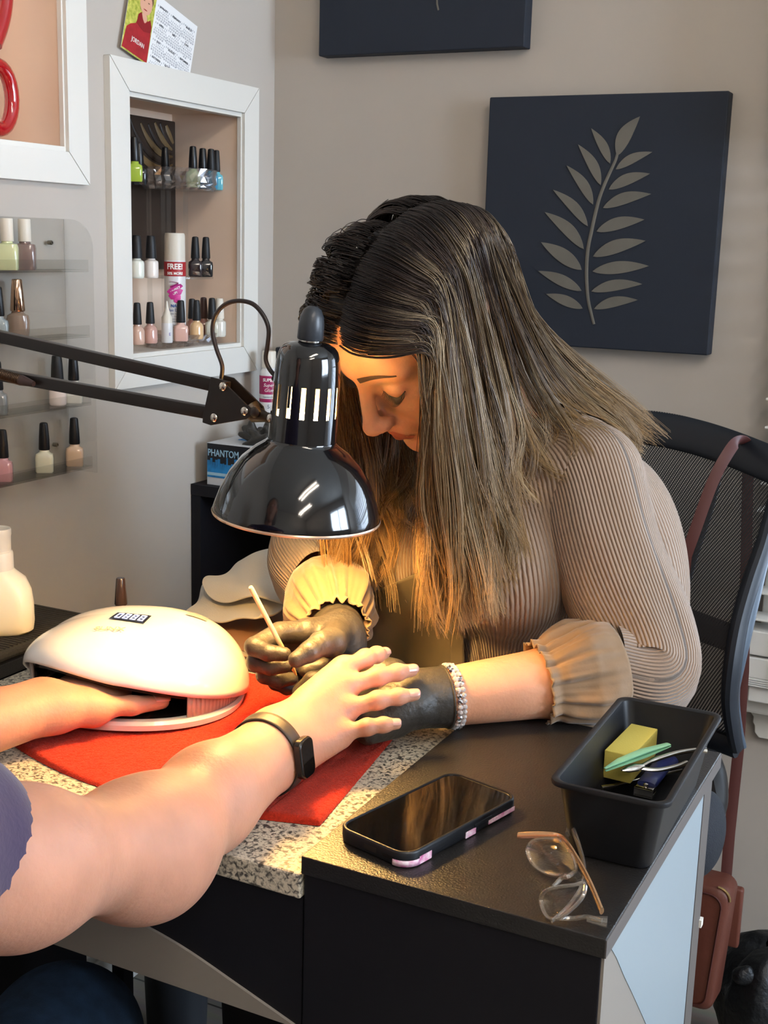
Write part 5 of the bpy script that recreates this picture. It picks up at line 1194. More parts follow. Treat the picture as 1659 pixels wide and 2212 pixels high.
TL = [(0.0, at(918, 900, Y=1.135), at(925, 1130, Y=1.15), at(932, 1330, Y=1.165)), (.15, at(945, 930, Y=1.14), at(965, 1150, Y=1.16), at(985, 1345, Y=1.18)),
      (.30, at(985, 930, Y=1.16), at(1010, 1130, Y=1.18), at(1045, 1310, Y=1.19)), (.45, at(1035, 900, Y=1.20), at(1060, 1080, Y=1.20), at(1082, 1240, Y=1.20)), (.56, at(1085, 850, Y=1.25), at(1098, 980, Y=1.24), at(1100, 1110, Y=1.23)),
      (.66, at(1140, 830, Y=1.32), at(1200, 920, Y=1.32), at(1230, 985, Y=1.32)), (.74, at(1190, 800, Y=1.40), at(1310, 890, Y=1.41), at(1366, 965, Y=1.465)), (1.0, at(1130, 690, Y=1.39), at(1250, 800, Y=1.44), at(1362, 915, Y=1.485))]
TRt = [(0.0, at(716, 850, Y=1.21), at(728, 1060, Y=1.22), at(765, 1300, Y=1.24)), (.4, at(765, 900, Y=1.24), at(768, 1080, Y=1.24), at(796, 1270, Y=1.24)), (.7, at(830, 930, Y=1.28), at(840, 1050, Y=1.26), at(845, 1150, Y=1.25)), (1, at(880, 900, Y=1.32), at(890, 1000, Y=1.29), at(890, 1080, Y=1.27))]
def gen_hair(nclump, per, s, tab, r0, seed, u_rng=(0, 1), lift=(.002, .011), wav=.004, thmax=1.05, spread=.010, wavy_root=0):
    g = np.random.default_rng(seed); out = []
    for c in range(nclump):
        u0 = u_rng[0]+(u_rng[1]-u_rng[0])*g.random()**.85; ph0 = 0; lf = lift[0]+(lift[1]-lift[0])*g.random(); len_ = .80+.32*g.random(); fr, am = g.uniform(2.0, 4.2), wav*g.uniform(.3, 1.6); p0 = g.random(3)*6.28; hl = max(0, g.normal(.04, .36)); tj = g.normal(0, .04)
        tgt = lerp_t(u0, tab); off = g.normal(0, spread, 3)*[1, 1, .3]
        for q in range(per):
            u = np.clip(u0+g.normal(0, .012), 0, 1); ph = math.radians(26+166*u**.9); l2 = lf+abs(g.normal(0, .0015)); tm = thmax*(1 if u < .5 else 1-.5*(u-.5)/.5)+tj+g.normal(0, .02)
            th0 = .02+ (g.random()**2)*.5*tm
            pts = [skull(s, th0+(tm-th0)*t, ph+(-.06 if u < .5 else .5*(u-.5)/.5)*t*t, (l2+.010*max(0, (62-math.degrees(ph))/36))*(.35+.65*min(1, (th0+(tm-th0)*t)*2.2))) for t in (0, .25, .5, .75, 1)]
            o2 = off+g.normal(0, .0032, 3); pts += [tgt[0]+o2*.6, tgt[1]+o2*.9, tgt[1]+(tgt[2]-tgt[1])*len_*(.9+.15*g.random())+o2]
            P_ = np.array(cat(pts, 5))
            for _k in range(10): P_[6:-1] = .25*P_[5:-2]+.5*P_[6:-1]+.25*P_[7:]
            n = len(P_); t = np.linspace(0, 1, n)
            w = am*(np.clip((t-.35)*1.8, wavy_root, 1)+2.2*np.clip((t-.72)/.28, 0, 1)**1.5)[:, None]; P_ = P_+w*np.stack([np.sin(t*fr*6.28+p0[0]), np.cos(t*fr*5.4+p0[1]), .3*np.sin(t*fr*4+p0[2])], 1)
            P_ += (g.normal(0, .0009, 3)*t[:, None]*2)
            out.append((P_, t, hl*(.6+.8*g.random()), g.normal(0, .08)))
    return out
def push_out(P_, lift=.004):
    for i in range(14, len(P_)):
        co, no, _, d = tb.find_nearest(Vector(P_[i]), .08)
        if co is not None:
            v = Vector(P_[i])-co; sd = v.dot(no)
            if sd < lift: P_[i] = np.array(co+no*lift)
    return P_
def hair_mesh(strands, nm, mt, r0, parent, push=True):
    n = len(strands[0][0]); S_ = len(strands); P_ = np.stack([push_out(s[0].copy()) if push else s[0] for s in strands])
    if push: P_[:, 1:-1] = .25*P_[:, :-2]+.5*P_[:, 1:-1]+.25*P_[:, 2:]
    T_ = np.gradient(P_, axis=1); T_ /= np.linalg.norm(T_, axis=2, keepdims=True)+1e-9
    ref = np.array([.31, -.2, .93]); n1 = np.cross(T_, ref); n1 /= np.linalg.norm(n1, axis=2, keepdims=True)+1e-9; n2 = np.cross(T_, n1)
    rad = r0*(1-.75*np.linspace(0, 1, n)**3)[None, :, None]; V = np.stack([P_+rad*(n1*math.cos(a)+n2*math.sin(a)) for a in (0, 2.094, 4.189)], 2)
    idx = np.arange(S_*n*3).reshape(S_, n, 3); F_ = []
    for k in range(3): F_.append(np.stack([idx[:, :-1, k], idx[:, :-1, (k+1) % 3], idx[:, 1:, (k+1) % 3], idx[:, 1:, k]], -1).reshape(-1, 4))
    t = np.stack([np.clip(s[1]*.95+s[3]-.03, 0, 1) for s in strands]); st = np.stack([np.clip(s[2]*np.clip((s[1]-.18)*2.6, 0, 1), 0, .85) for s in strands])
    rep = lambda a: np.repeat(a[:, :, None], 3, 2).ravel()
    return npmesh(nm, V.reshape(-1, 3), np.concatenate(F_), mt, parent, attrs={'tone': rep(t), 'streak': rep(st)})[0]
NHAIR = 1.0
hs = gen_hair(150, 24, -1, TL, 0, 3, lift=(.003, .013))+gen_hair(60, 22, -1, TL, 0, 4, (0, .5), lift=(.005, .014), spread=.012)+gen_hair(40, 20, -1, TL, 0, 9, (.7, 1), lift=(.004, .012), spread=.012)+gen_hair(60, 24, 1, TRt, 0, 5, lift=(.004, .014), wav=.007)+gen_hair(22, 22, 1, TRt, 0, 6, (0, .3), lift=(.008, .020), wav=.009, wavy_root=.5)
hair_mesh(hs, 'hair', m_hair, .00050, wom)
# scalp layer under the strands
G = []
for th in np.linspace(-1.2, 1.2, 40): G.append([Vector(skull(1 if th > 0 else -1, abs(th), math.radians(p), -.0005 if 58 < p else -.004)) for p in np.linspace(37, 215, 50)])
G = [[(lambda c, d: (lambda h: (h[0]+d*.0012) if h[0] is not None else p)(bvh.ray_cast(c+d*.16, -d, .16)))(Vector(hw(EC)), (p-Vector(hw(EC))).normalized()) for p in r] for r in G]
MB().grid(G).build('scalp', mat('hair_roots', '211A18', .6), wom, world=True)
G = []
# ================================================================== the client
cli = thing('person', 'client in purple top and blue jeans, both bare forearms on the desk', 'person', (-.66, .42, 0))
CWR = np.array([-.553, .905, .790]); CEL = at(314, 1828, Y=.70); CSH = at(-380, 1868, Y=.40)
C = SDF(.02)
up = Vector((.58, -.33, .74)).normalized(); wa = Vector((-.35, .68, .63))
Kc = [Vector((-.545, 1.024, .834)), Vector((-.536, 1.010, .821)), Vector((-.527, .994, .805)), Vector((-.520, .974, .789))]
Tc_ = [A(830, 1411, .834), A(890, 1448, .829), A(896, 1501, .817), A(856, 1564, .797)]
Fc = [sag(Kc[i], Tc_[i], (Tc_[i]-Kc[i]).length*1.012, up) for i in range(4)]
Th = [Vector((-.566, .950, .800)), Vector((-.568, .982, .796)), Vector((-.566, 1.006, .792)), Vector((-.560, 1.026, .788))]
hand_sdf(C, CWR, wa, Fc, Th, up, rw=.019, k=.009, fat=.94)
wd = (CWR-CEL)/np.linalg.norm(CWR-CEL); wn = np.array(wa.normalized())
M1 = CEL*.55+CWR*.45
for s_ in (1, -1): C.chain([CEL, M1, CWR], [.034, .029, .0215], .02) if s_ > 0 else None
C.chain([CEL+wn*.004, M1+wn*.006, CWR+wn*.009], [.031, .0268, .0205], .035); C.chain([CEL-wn*.008, M1-wn*.010, CWR-wn*.010], [.034, .028, .0205], .02)
C.ell(CEL+[.0, -.004, -.004], (.040, .040, .036), None, .03)
C.chain([CEL, (CEL+CSH)/2+[0, 0, -.009], CSH], [.040, .0420, .046], .045)
# left arm, hand inside the curing lamp
LW_ = np.array([-.808, .893, .786]); LE_ = np.array([-.872, .64, .795]); LS_ = np.array([-.870, .40, .96])
upl = Vector((.05, -.1, .99)); wal = Vector((1, 0, -.05))
Kl = [Vector((-.785, .976, .782)), Vector((-.804, .982, .784)), Vector((-.823, .978, .782)), Vector((-.841, .966, .777))]
Fl = [sag(Kl[i], Kl[i]+Vector((-.004-.004*i, .074-.005*i, -.012)), .079-.005*i, upl) for i in range(4)]
Tl = [Vector((-.778, .920, .783)), Vector(at(215, 1527, Z=.781)), Vector(at(285, 1524, Z=.778)), Vector(at(350, 1516, Z=.775))]
hand_sdf(C, LW_, wal, Fl, Tl, upl, rw=.018, k=.009, fat=.96)
M2 = LE_*.5+LW_*.5
for d_ in (.009, -.009): C.chain([LE_+[d_, 0, 0], M2+[d_, 0, 0], LW_+[d_, 0, 0]], [.038, .032, .0215], .02)
C.chain([LE_, LS_], [.042, .055], .03)
# trunk, neck, head, legs
C.ell((-.66, .36, .82), (.19, .12, .24), None, .06); C.cone(CSH, (-.66, .36, 1.0), .055, .07, .05); C.cone(LS_, (-.66, .36, 1.0), .055, .07, .05)
C.cone((-.66, .37, 1.0), (-.655, .40, 1.14), .055, .052, .03)
V_, F_ = C.mesh(.0022); 
body2, CV = npmesh('body', V_, F_, m_skinC, cli, smooth_it=1)
nails(cli, Fc, None, up, m_nailp)
for o in [c for c in cli.children if c.name.startswith('nail')]: pass
nails(cli, [], Tl, [upl]*5, m_nailp) if False else None
def one_nail(f, n_, idx, mt):
    nails(cli, [f], None, n_, mt, sc=1.12)
one_nail(Tl, Vector((.25, -.35, .9)), 4, m_nailp)
H2 = SDF(.02); hc0 = np.array([-.64, .43, 1.26])
H2.ell(hc0+[0, -.01, .03], (.075, .092, .088), None, .02); H2.ell(hc0+[0, .03, -.04], (.055, .06, .072), None, .03); H2.cone(hc0+[0, .09, .0], hc0+[0, .112, -.03], .008, .011, .01)
for s_ in (1, -1):
    H2.ell(hc0+[s_*.031, .088, .008], (.014, .010, .009), None, .008, True); H2.ell(hc0+[s_*.031, .073, .008], (.0125, .0125, .0125), None, .003); H2.ell(hc0+[s_*.076, -.005, -.01], (.008, .018, .03), None, .006)
H2.cone(hc0+[-.018, .088, -.062], hc0+[.018, .088, -.062], .006, .006, .006); H2.ell(hc0+[0, .072, -.10], (.02, .018, .016), None, .02)
V_, F_ = H2.mesh(.004); npmesh('head', V_, F_, m_skinC, cli, smooth_it=1)
G2 = SDF(.02); G2.ell(hc0+[0, -.03, .045], (.092, .105, .095), None, .02); G2.ell(hc0+[0, -.07, -.05], (.09, .06, .12), None, .03); G2.ell(hc0+[0, .085, -.02], (.06, .05, .085), None, .02, True)
V_, F_ = G2.mesh(.005); npmesh('hair', V_, F_, mat('short_brown_hair', '4A3A30', .6, bump=(120, 1, .004)), cli, smooth_it=1)
# purple short-sleeved top
m_top = mat('purple_top', '2E1F3F', .8, sheen=.3, spec=.2, bump=(300, .3, .0008))
Tp = SDF(.04); Tp.ell((-.66, .35, .80), (.215, .145, .29), None, .06); Tp.cone((-.66, .36, 1.02), CSH+[0, 0, .004], .085, .068, .05); Tp.cone((-.66, .36, 1.02), LS_+[0, 0, .004], .085, .066, .05)
hemR = CSH*.77+CEL*.23; hemL = LS_*.45+LE_*.55
Tp.cone(CSH, hemR, .067, .067, .03); Tp.cone(LS_, hemL, .068, .064, .03)
V_, F_ = Tp.mesh(.005)
for hem, sh, e in ((hemR, CSH, CEL), (hemL, LS_, LE_)):
    d = (e-sh)/np.linalg.norm(e-sh); d = d+np.array([0, 0, -1.3 if sh is CSH else 0]); d /= np.linalg.norm(d); c = hem-d*.004; k = ((V_-c)@d > .0)&(np.linalg.norm(V_-c, axis=1) < .11)
    m_ = (~k)[F_].all(1); F_ = F_[m_]
u_ = np.unique(F_); mp = np.full(len(V_), -1); mp[u_] = np.arange(len(u_)); V_, F_ = V_[u_], mp[F_]
npmesh('top', V_, F_, m_top, cli, smooth_it=2)
# jeans
m_jean = mat('blue_denim', '152537', .85, spec=.2, bump=(700, .5, .0008), var=(60, .35)); J = SDF(.05)
for hx, kn, an in (((-.60, .40, .50), (-.700, .785, .515), (-.705, .72, .10)), ((-.76, .40, .50), (-.87, .775, .515), (-.88, .72, .10))): J.chain([hx, kn], [.098, .070], .05); J.chain([kn, an], [.066, .052], .02)
J.ell((-.67, .38, .52), (.19, .15, .12), None, .05)
V_, F_ = J.mesh(.006); npmesh('jeans', V_, F_, m_jean, cli, smooth_it=2)
for x_ in (-.705, -.88):
    SS = SDF(.02); SS.cone((x_, .70, .05), (x_, .85, .036), .042, .036); SS.cone((x_, .68, .028), (x_, .87, .028), .028, .026); V_, F_ = SS.mesh(.005); V_[:, 2] = np.maximum(V_[:, 2], .001); npmesh('shoe', V_, F_, mat('dark_shoe', '1B1C22', .6), cli, smooth_it=1)
st = thing('stool', 'round black stool under the client', 'stool', (-.67, .38, 0)); m_bv = mat('black_vinyl', '151518', .4)
MB().lathe([(.17, .36), (.19, .375), (.19, .395), (.17, .410), (0, .412)], 48, Matrix.Translation((-.67, .38, 0))).build('seat', m_bv, st, world=True)
MB().lathe([(.025, .03), (.025, .36)], 20, Matrix.Translation((-.67, .38, 0))).build('column', m_steel, st, world=True)
MB().lathe([(.20, .0), (.20, .012), (.03, .035)], 40, Matrix.Translation((-.67, .38, 0))).build('foot', m_steel, st, world=True)
# smart watch on her right wrist
wt = thing('wristwatch', 'black rectangular smartwatch with slim strap on the client\'s right wrist', 'watch', tuple(CWR-wd*.016))
cbv = BVHTree.FromPolygons([Vector(v) for v in CV], body2.data and [tuple(p.vertices) for p in body2.data.polygons])
wc = Vector(CWR-wd*.012); wdv = Vector(wd); e1_ = Vector(wa).normalized(); e1_ = (e1_-wdv*e1_.dot(wdv)).normalized(); e2_ = wdv.cross(e1_)
if e2_.dot(up) < 0: e2_ = -e2_
def wring(a, off=.0012, sh=0):
    d = e1_*math.cos(a)+e2_*math.sin(a); h = cbv.ray_cast(wc+wdv*sh+d*.08, -d, .08); return (h[0]+d*off) if h[0] is not None else wc+d*.03
m_band = mat('dark_woven_strap', '2A2422', .5); G = []
for a in arc(0, 2*math.pi, 61)[:-1]: G.append([wring(a, .0013, s_) for s_ in (-.008, -.004, 0, .004, .008)])
MB().grid(G, closed_u=True).build('strap', m_band, wt, world=True, solid=.0014)
wa_ = math.radians(108)
def cdir(a): return e1_*math.cos(a)+e2_*math.sin(a)
pc_ = wring(wa_, .0035); F_w = frame(pc_, wdv, z=cdir(wa_))
b = MB(); b.add([], []); bm_ = MB().prism(rrect(.024, .036, .007, 5), .0075, F_w, -.0030); bm_.build('case', mat('graphite_case', '3B3836', .25, metal=.8), wt, world=True, bevel=.0016)
MB().prism(rrect(.0215, .0335, .006, 5), .0005, F_w, .0046).build('screen', mat('watch_screen', '050506', .04, coat=1), wt, world=True, smooth=False)
MB().box(-.0075, .0075, -.003, .003, -.001, .0035, frame(wring(wa_+math.pi*.98, .0022), wdv, z=cdir(wa_+math.pi*.98)), bev=.0008).build('clasp', mat('bronze_clasp', '6B5547', .3, metal=.9), wt, world=True)
# ================================================================== black side table at the back, with its things
sd = thing('side_table', 'black side table along the back wall behind the desk', 'side table', (-1.0, 1.85, 0)); ZS = .829; YS = 1.735
MB().box(RX0+.001, -.70, YS, RY1-.003, ZS-.02, ZS).build('table_top', m_blkside, sd, world=True, smooth=False, bevel=.001)
MB().box(RX0+.001, RX0+.020, YS+.001, RY1-.003, 0, ZS-.0205).build('side_panel', m_blkside, sd, world=True, smooth=False)
MB().box(-.72, -.701, YS+.001, RY1-.003, 0, ZS-.0205).build('side_panel', m_blkside, sd, world=True, smooth=False)
# glove box
gx0 = RX0+.003; gy0 = 1.745; gbz = ZS; gb = thing('glove_box', 'black and blue box of disposable gloves on the back table', 'glove box', (gx0+.12, gy0+.055, gbz))
gxa = at(447, 1000, Y=gy0)[0]; gx1 = gxa+.225; gz1 = gbz+.073
m_gbx = mat('box_black_print', '10131C', .4); m_gbw = mat('box_white_card', 'C9CDD2', .5); m_gbb = mat('box_blue_print', '1F7FC0', .45, var=(60, .3)); m_gbs = mat('box_pale_print', '9FC6DE', .5)
MB().box(gxa, gx1, gy0, gy0+.115, gbz+.0003, gz1).build('carton', m_gbw, gb, world=True, smooth=False, bevel=.0008)
MB().box(gxa+.001, gx1-.001, gy0-.0004, gy0, gbz+.032, gz1-.001).build('front_print', m_gbx, gb, world=True, smooth=False)
MB().box(gxa+.001, gx1-.001, gy0-.0005, gy0, gbz+.014, gbz+.034).build('skyline_band', m_gbb, gb, world=True, smooth=False)
b = MB(); x = gxa+.001; k = 0
while x < gx1-.006: 
    w = .0025+.004*RNG.random(); h = .004+.016*RNG.random()**1.5; b.box(x, min(x+w, gx1-.001), gy0-.0007, gy0-.0002, gbz+.030, gbz+.034+h); x += w+.0005
b.build('skyline_print', m_gbb, gb, world=True, smooth=False)
MB().box(gxa+.001, gx1-.001, gy0-.0009, gy0, gbz+.0175, gbz+.0225).build('pale_stripe', m_gbs, gb, world=True, smooth=False)
FG = frame(Vector((gxa+.0335, gy0-.0006, gz1-.017)), (1, 0, 0), z=(0, -1, 0))
def lett(body, size, F_, mt, par, **k):
    o = text(body, size, F_, mt, par, **k); o.matrix_basis = mw_of(par).inverted(); return o
lett('PHANTOM', .0165, FG, m_gbs, gb, sx=.78, bold=.0002)
MB().box(gxa+.004, gx1-.004, gy0+.004, gy0+.111, gz1+.0001, gz1+.0005).build('top_print', m_gbw, gb, world=True, smooth=False)
b = MB().box(gxa+.030, gx1-.02, gy0+.05, gy0+.105, gz1+.0006, gz1+.0012); b.build('top_blue_print', m_gbb, gb, world=True, smooth=False)
# loose black gloves sticking out of the box
GG = SDF(.008); base = Vector(at(560, 950, Y=gy0+.05)); g_ = np.random.default_rng(2)
for k in range(9):
    a = g_.uniform(-.4, 3.6); p = base+Vector((g_.uniform(-.018, .03), g_.uniform(-.01, .02), g_.uniform(0.002, .014))); q = p+Vector((math.cos(a)*.022, g_.uniform(-.012, .012), .006+.012*abs(math.sin(a)))); GG.cone(p, q, .0065, .0055)
for (x0, x1, yy, z0, z1) in ((520, 548, .03, 938, 950), (540, 560, .02, 930, 948), (528, 575, .015, 962, 945), (575, 585, .03, 925, 945)):
    GG.cone(at(x0, z0, Y=gy0+yy), at(x1, z1, Y=gy0+yy), .005, .007)
V_, F_ = GG.mesh(.0022); go, _ = npmesh('loose_gloves', V_, F_, m_glove, None, world=False, smooth_it=1); V_0 = V_.mean(0)
tag(go, 'crumpled black gloves pulled out on top of the glove box', 'gloves')
# white carton, super glue bottle, dark case behind them
yb_ = 1.905
wb = thing('white_carton', 'small white carton behind the glove box under the lamp joint', 'carton', (-1.14, yb_, ZS))
xa, xb = at(545, 930, Y=yb_-.03)[0], at(748, 930, Y=yb_-.03)[0]; zt2 = at(600, 918, Y=yb_-.03)[2]; zt3 = at(740, 884, Y=yb_-.03)[2]
MB().box(xa, xb, yb_-.03, yb_+.07, ZS+.0003, zt2).build('carton', m_gbw, wb, world=True, smooth=False, bevel=.0008)
FWb = frame(Vector(at(572, 924, Y=yb_-.0306)), (1, 0, 0), z=(0, -1, 0)); lett('assorted sizes', .004, FWb, m_gtxt, wb)
sg = thing('glue_bottle', 'white super glue spray bottle with magenta label, partly behind the lamp neck', 'glue bottle', (at(580, 905, Y=yb_)[0], yb_, zt2), .54)
rG = .0165; MB().lathe([(rG*.95, 0), (rG, .002), (rG, .083), (rG*.92, .090), (rG*.72, .095), (rG*.70, .097)], 36).build('bottle', m_can, sg)
MB().lathe([(rG*.76, .0965), (rG*.77, .099), (rG*.75, .124), (rG*.70, .126), (0, .126)], 36).build('cap', m_capw, sg)
MB().lathe([(rG+.0003, .050), (rG+.0003, .083)], 36, cap=False).build('label_band', mat('label_crimson', '9E1F57', .45), sg); MB().lathe([(rG+.0003, .036), (rG+.0003, .042)], 36, cap=False).build('label_stripe', MT.get('x') or bpy.data.materials['label_crimson'], sg)
on_cyl(sg, rG+.0005, .0755, m_ltxt, sg, 'SUPER', .0078, bold=.0002); on_cyl(sg, rG+.0005, .0665, m_ltxt, sg, 'Super', .0085, shear=.3); on_cyl(sg, rG+.0005, .0575, m_ltxt, sg, 'Glue', .0085, shear=.3)
on_cyl(sg, rG+.0005, .0455, m_gtxt, sg, 'Cyanoacrylate', .0036); on_cyl(sg, rG+.0005, .012, mat('label_magenta_print', 'B5306E', .5), sg, '1 oz', .008)
on_cyl(sg, rG+.0005, .028, m_gtxt, sg, '5', .010)
bc = thing('dark_case', 'dark blue-black case standing at the back of the side table behind the lamp', 'case', (-1.08, 1.97, ZS))
a0, a1 = at(594, 750, Y=1.952), at(790, 758, Y=1.952)
MB().box(a0[0], a1[0]+.02, 1.952, 1.992, ZS+.0003, a0[2], bev=.003).build('case', mat('navy_case', '10141E', .6, bump=(200, .4, .001)), bc, world=True)
# ------------------------------------------------------------------ low black cart with magazines and the white towel
ct = thing('side_wing', 'low glossy black wing table behind the manicure desk', 'table', (-.85, 1.42, 0)); ZC = .715
m_gloss = mat('black_gloss_top', '191614', .28, spec=.5)
MB().box(-1.0, -.72, 1.208, 1.60, ZC-.018, ZC).build('table_top', m_gloss, ct, world=True, smooth=False, bevel=.001)
for q_ in ((-.995, 1.215), (-.995, 1.575), (-.745, 1.575)): MB().box(q_[0], q_[0]+.02, q_[1], q_[1]+.02, 0, ZC-.0185).build('leg', m_blkside, ct, world=True, smooth=False)
mg = [('fashion magazine with orange spine, on top of the pair under the white towel', 'B2896A', 0), ('dark brown magazine, lowest of the pair under the white towel', '2A231F', 1)]
for l, c, k in mg:
    a, c2 = at(520, 1345-k*0, Z=ZC+.01), at(600, 1345, Z=ZC+.01); t = thing('magazine', l, 'magazine', (-.84, 1.38, ZC+.0003+.008*(1-k)), math.radians(-8+6*k), 'magazines under the white towel')
    x1_, y0_ = .120, -.10
    MB().box(-.10, x1_, y0_, .14, .0008, .0068).build('pages', mat('paper_edges', 'C9BDA6', .8), t, smooth=False); MB().box(-.101, x1_+.001, y0_-.001, .141, .0069, .0076).build('cover', M('cover_'+c, c, .3), t, smooth=False); MB().box(-.101, x1_+.001, y0_-.001, .141, 0, .0007).build('cover', M('cover_'+c, c, .3), t, smooth=False)
    if k: text('LOOK', .007, frame(Vector((.095, y0_-.0013, .0038)), (1, 0, 0), z=(0, -1, 0)), m_gbs, t)
m_wt = mat('white_cotton', 'D9D3C6', .9, sheen=.3, spec=.15, bump=(500, .5, .0008))
def drape(rows, nm, par, mt, nu=8, th=.003, wr=.0025, sd=1):
    R_ = [cat(r, nu) for r in rows]; n = len(R_[0]); G = []
    cols = [cat([R_[i][j] for i in range(len(R_))], nu) for j in range(n)]; g = np.random.default_rng(sd)
    A_ = np.array(cols); nn = A_.shape; 
    for f in range(6):
        k = g.uniform(20, 70, 3); A_ = A_+wr*.5*g.normal(0, 1, 3)*np.sin(A_@k+g.random()*6)[..., None]
    return MB().grid([[Vector(p) for p in c] for c in A_]).build(nm, mt, par, world=True, solid=th, sub=1)
wtw = thing('white_towel', 'crumpled white cotton towel draped over magazines on the wing table', 'towel', (-.86, 1.42, ZC+.018))
# lower fold and upper fold
lo_ = [[at(404, 1322, Y=1.36), at(422, 1338, Y=1.33), at(470, 1342, Y=1.315), at(545, 1341, Y=1.31), at(560, 1320, Y=1.32)],
       [at(410, 1312, Y=1.37), at(430, 1310, Y=1.36), at(475, 1318, Y=1.345), at(560, 1322, Y=1.335), at(600, 1310, Y=1.34)],
       [at(425, 1290, Y=1.42), at(445, 1275, Y=1.40), at(490, 1290, Y=1.385), at(560, 1298, Y=1.37), at(625, 1300, Y=1.37)],
       [at(442, 1258, Y=1.48), at(480, 1255, Y=1.45), at(520, 1265, Y=1.43), at(580, 1275, Y=1.42), at(640, 1280, Y=1.41)]]
drape(lo_, 'lower_fold', wtw, m_wt, wr=.0040, sd=3)
up_ = [[at(443, 1262, Y=1.385), at(455, 1285, Y=1.36), at(495, 1300, Y=1.345), at(560, 1293, Y=1.34), at(612, 1303, Y=1.345)],
       [at(446, 1252, Y=1.40), at(470, 1268, Y=1.38), at(505, 1283, Y=1.36), at(565, 1278, Y=1.355), at(625, 1285, Y=1.36)],
       [at(465, 1240, Y=1.45), at(500, 1242, Y=1.42), at(540, 1248, Y=1.41), at(590, 1240, Y=1.41), at(640, 1240, Y=1.41)],
       [at(510, 1222, Y=1.50), at(540, 1212, Y=1.48), at(575, 1205, Y=1.47), at(610, 1205, Y=1.46), at(645, 1210, Y=1.46)],
       [at(545, 1205, Y=1.54), at(575, 1188, Y=1.53), at(600, 1174, Y=1.52), at(622, 1172, Y=1.51), at(648, 1195, Y=1.50)],
       [at(560, 1215, Y=1.57), at(585, 1200, Y=1.57), at(605, 1190, Y=1.57), at(625, 1195, Y=1.57), at(648, 1215, Y=1.57)]]
drape(up_, 'upper_fold', wtw, m_wt, wr=.0055, sd=5)
# ------------------------------------------------------------------ office chair
def meshmat():
    m = bpy.data.materials.new('black_mesh_fabric'); m.use_nodes = True; nt = m.node_tree; b = nt.nodes['Principled BSDF']; L = nt.links.new; b.inputs['Base Color'].default_value = (*lin('15171C'), 1); b.inputs['Roughness'].default_value = .6
    uv = nt.nodes.new('ShaderNodeAttribute'); uv.attribute_name = 'mu'; uw = nt.nodes.new('ShaderNodeAttribute'); uw.attribute_name = 'mv'
    def sn(a): 
        k = nt.nodes.new('ShaderNodeMath'); k.operation = 'MULTIPLY'; k.inputs[1].default_value = 2*math.pi; s = nt.nodes.new('ShaderNodeMath'); s.operation = 'SINE'; L(a, k.inputs[0]); L(k.outputs[0], s.inputs[0]); return s.outputs[0]
    p = nt.nodes.new('ShaderNodeMath'); p.operation = 'MULTIPLY'; L(sn(uv.outputs['Fac']), p.inputs[0]); L(sn(uw.outputs['Fac']), p.inputs[1])
    g = nt.nodes.new('ShaderNodeMath'); g.operation = 'GREATER_THAN'; g.inputs[1].default_value = .38; L(p.outputs[0], g.inputs[0])
    tr = nt.nodes.new('ShaderNodeBsdfTransparent'); mx = nt.nodes.new('ShaderNodeMixShader'); L(g.outputs[0], mx.inputs[0]); L(b.outputs[0], mx.inputs[1]); L(tr.outputs[0], mx.inputs[2]); L(mx.outputs[0], nt.nodes['Material Output'].inputs[0]); return m
ch = thing('office_chair', 'black mesh-back office chair the woman sits on', 'office chair', (-.47, 1.58, 0))
m_frm = mat('blue_grey_frame', '1A1F27', .45, spec=.4); m_frml = mat('grey_frame_face', '3F4C5A', .4); m_msh = meshmat(); m_padf = mat('black_mesh_pad', '20242C', .8, bump=(500, .8, .002))
edge = cat([at(1700, 985, Y=1.735), at(1680, 1060, Y=1.715), at(1655, 1160, Y=1.68), at(1625, 1250, Y=1.65), at(1600, 1340, Y=1.625), at(1584, 1430, Y=1.605), at(1577, 1510, Y=1.60), at(1584, 1575, Y=1.605), at(1592, 1614, Y=1.615)], 6)
offv = np.array([-.415, .06, 0]); NE = len(edge); GB = []; mu = []; mv = []
for i, e in enumerate(edge):
    row = []
    for j in range(41):
        v = j/40; bul = .055*math.sin(math.pi*v)*(1-.35*i/NE); p = e+offv*v+np.array([.0, bul, 0.0]); 
        p[2] += .035*math.sin(math.pi*v)*(1-i/(NE-1))**2
        row.append(Vector(p)); mu.append(v*104+i*.0); mv.append(i*(.44/NE)/.0038+0)
    GB.append(row)
b = MB().grid(GB); V = np.array([tuple(v) for v in b.v]); mu, mv = np.array(mu), np.array(mv); npmesh('mesh_back', V, np.array(b.f), m_msh, ch, attrs={'mu': mu+mv*.5, 'mv': mv-mu*.0})
# top rail (wide band), side rails, bottom rail, lumbar band
top_ = [GB[0][j] for j in range(41)]; 
G = []
for j in range(41):
    p, q = GB[0][j], GB[5][j]; n_ = Vector((-.1, -1, .1)); up2 = (p-q).normalized(); r_ = []
    for a in arc(0, 2*math.pi, 17)[:-1]: r_.append(q+up2*(.020+.026*math.cos(a))+n_*(.006*math.sin(a)))
    G.append(r_)
MB().grid(G, closed_v=True).build('top_rail', m_frm, ch, world=True)
for side, cols in (('r', 0), ('l', 40)):
    P_ = [GB[i][cols] for i in range(NE)]; b = MB().tube(P_, [.0085+.004*math.sin(math.pi*i/NE) for i in range(NE)], 12, flat=1.5, up=(0, 1, 0)); b.build('side_rail', m_frm, ch, world=True)
    b = MB().tube([p+Vector((.008 if side == 'r' else -.008, .006, 0)) for p in P_[14:]], [.0035+.006*math.sin(math.pi*min(1, i/20)) for i in range(NE-14)], 10, flat=1.3, up=(0, 1, 0)); b.build('rail_face', m_frml, ch, world=True)
MB().tube([GB[NE-1][j] for j in range(41)], .010, 10, flat=1.6, up=(0, 0, 1)).build('bottom_rail', m_frm, ch, world=True)
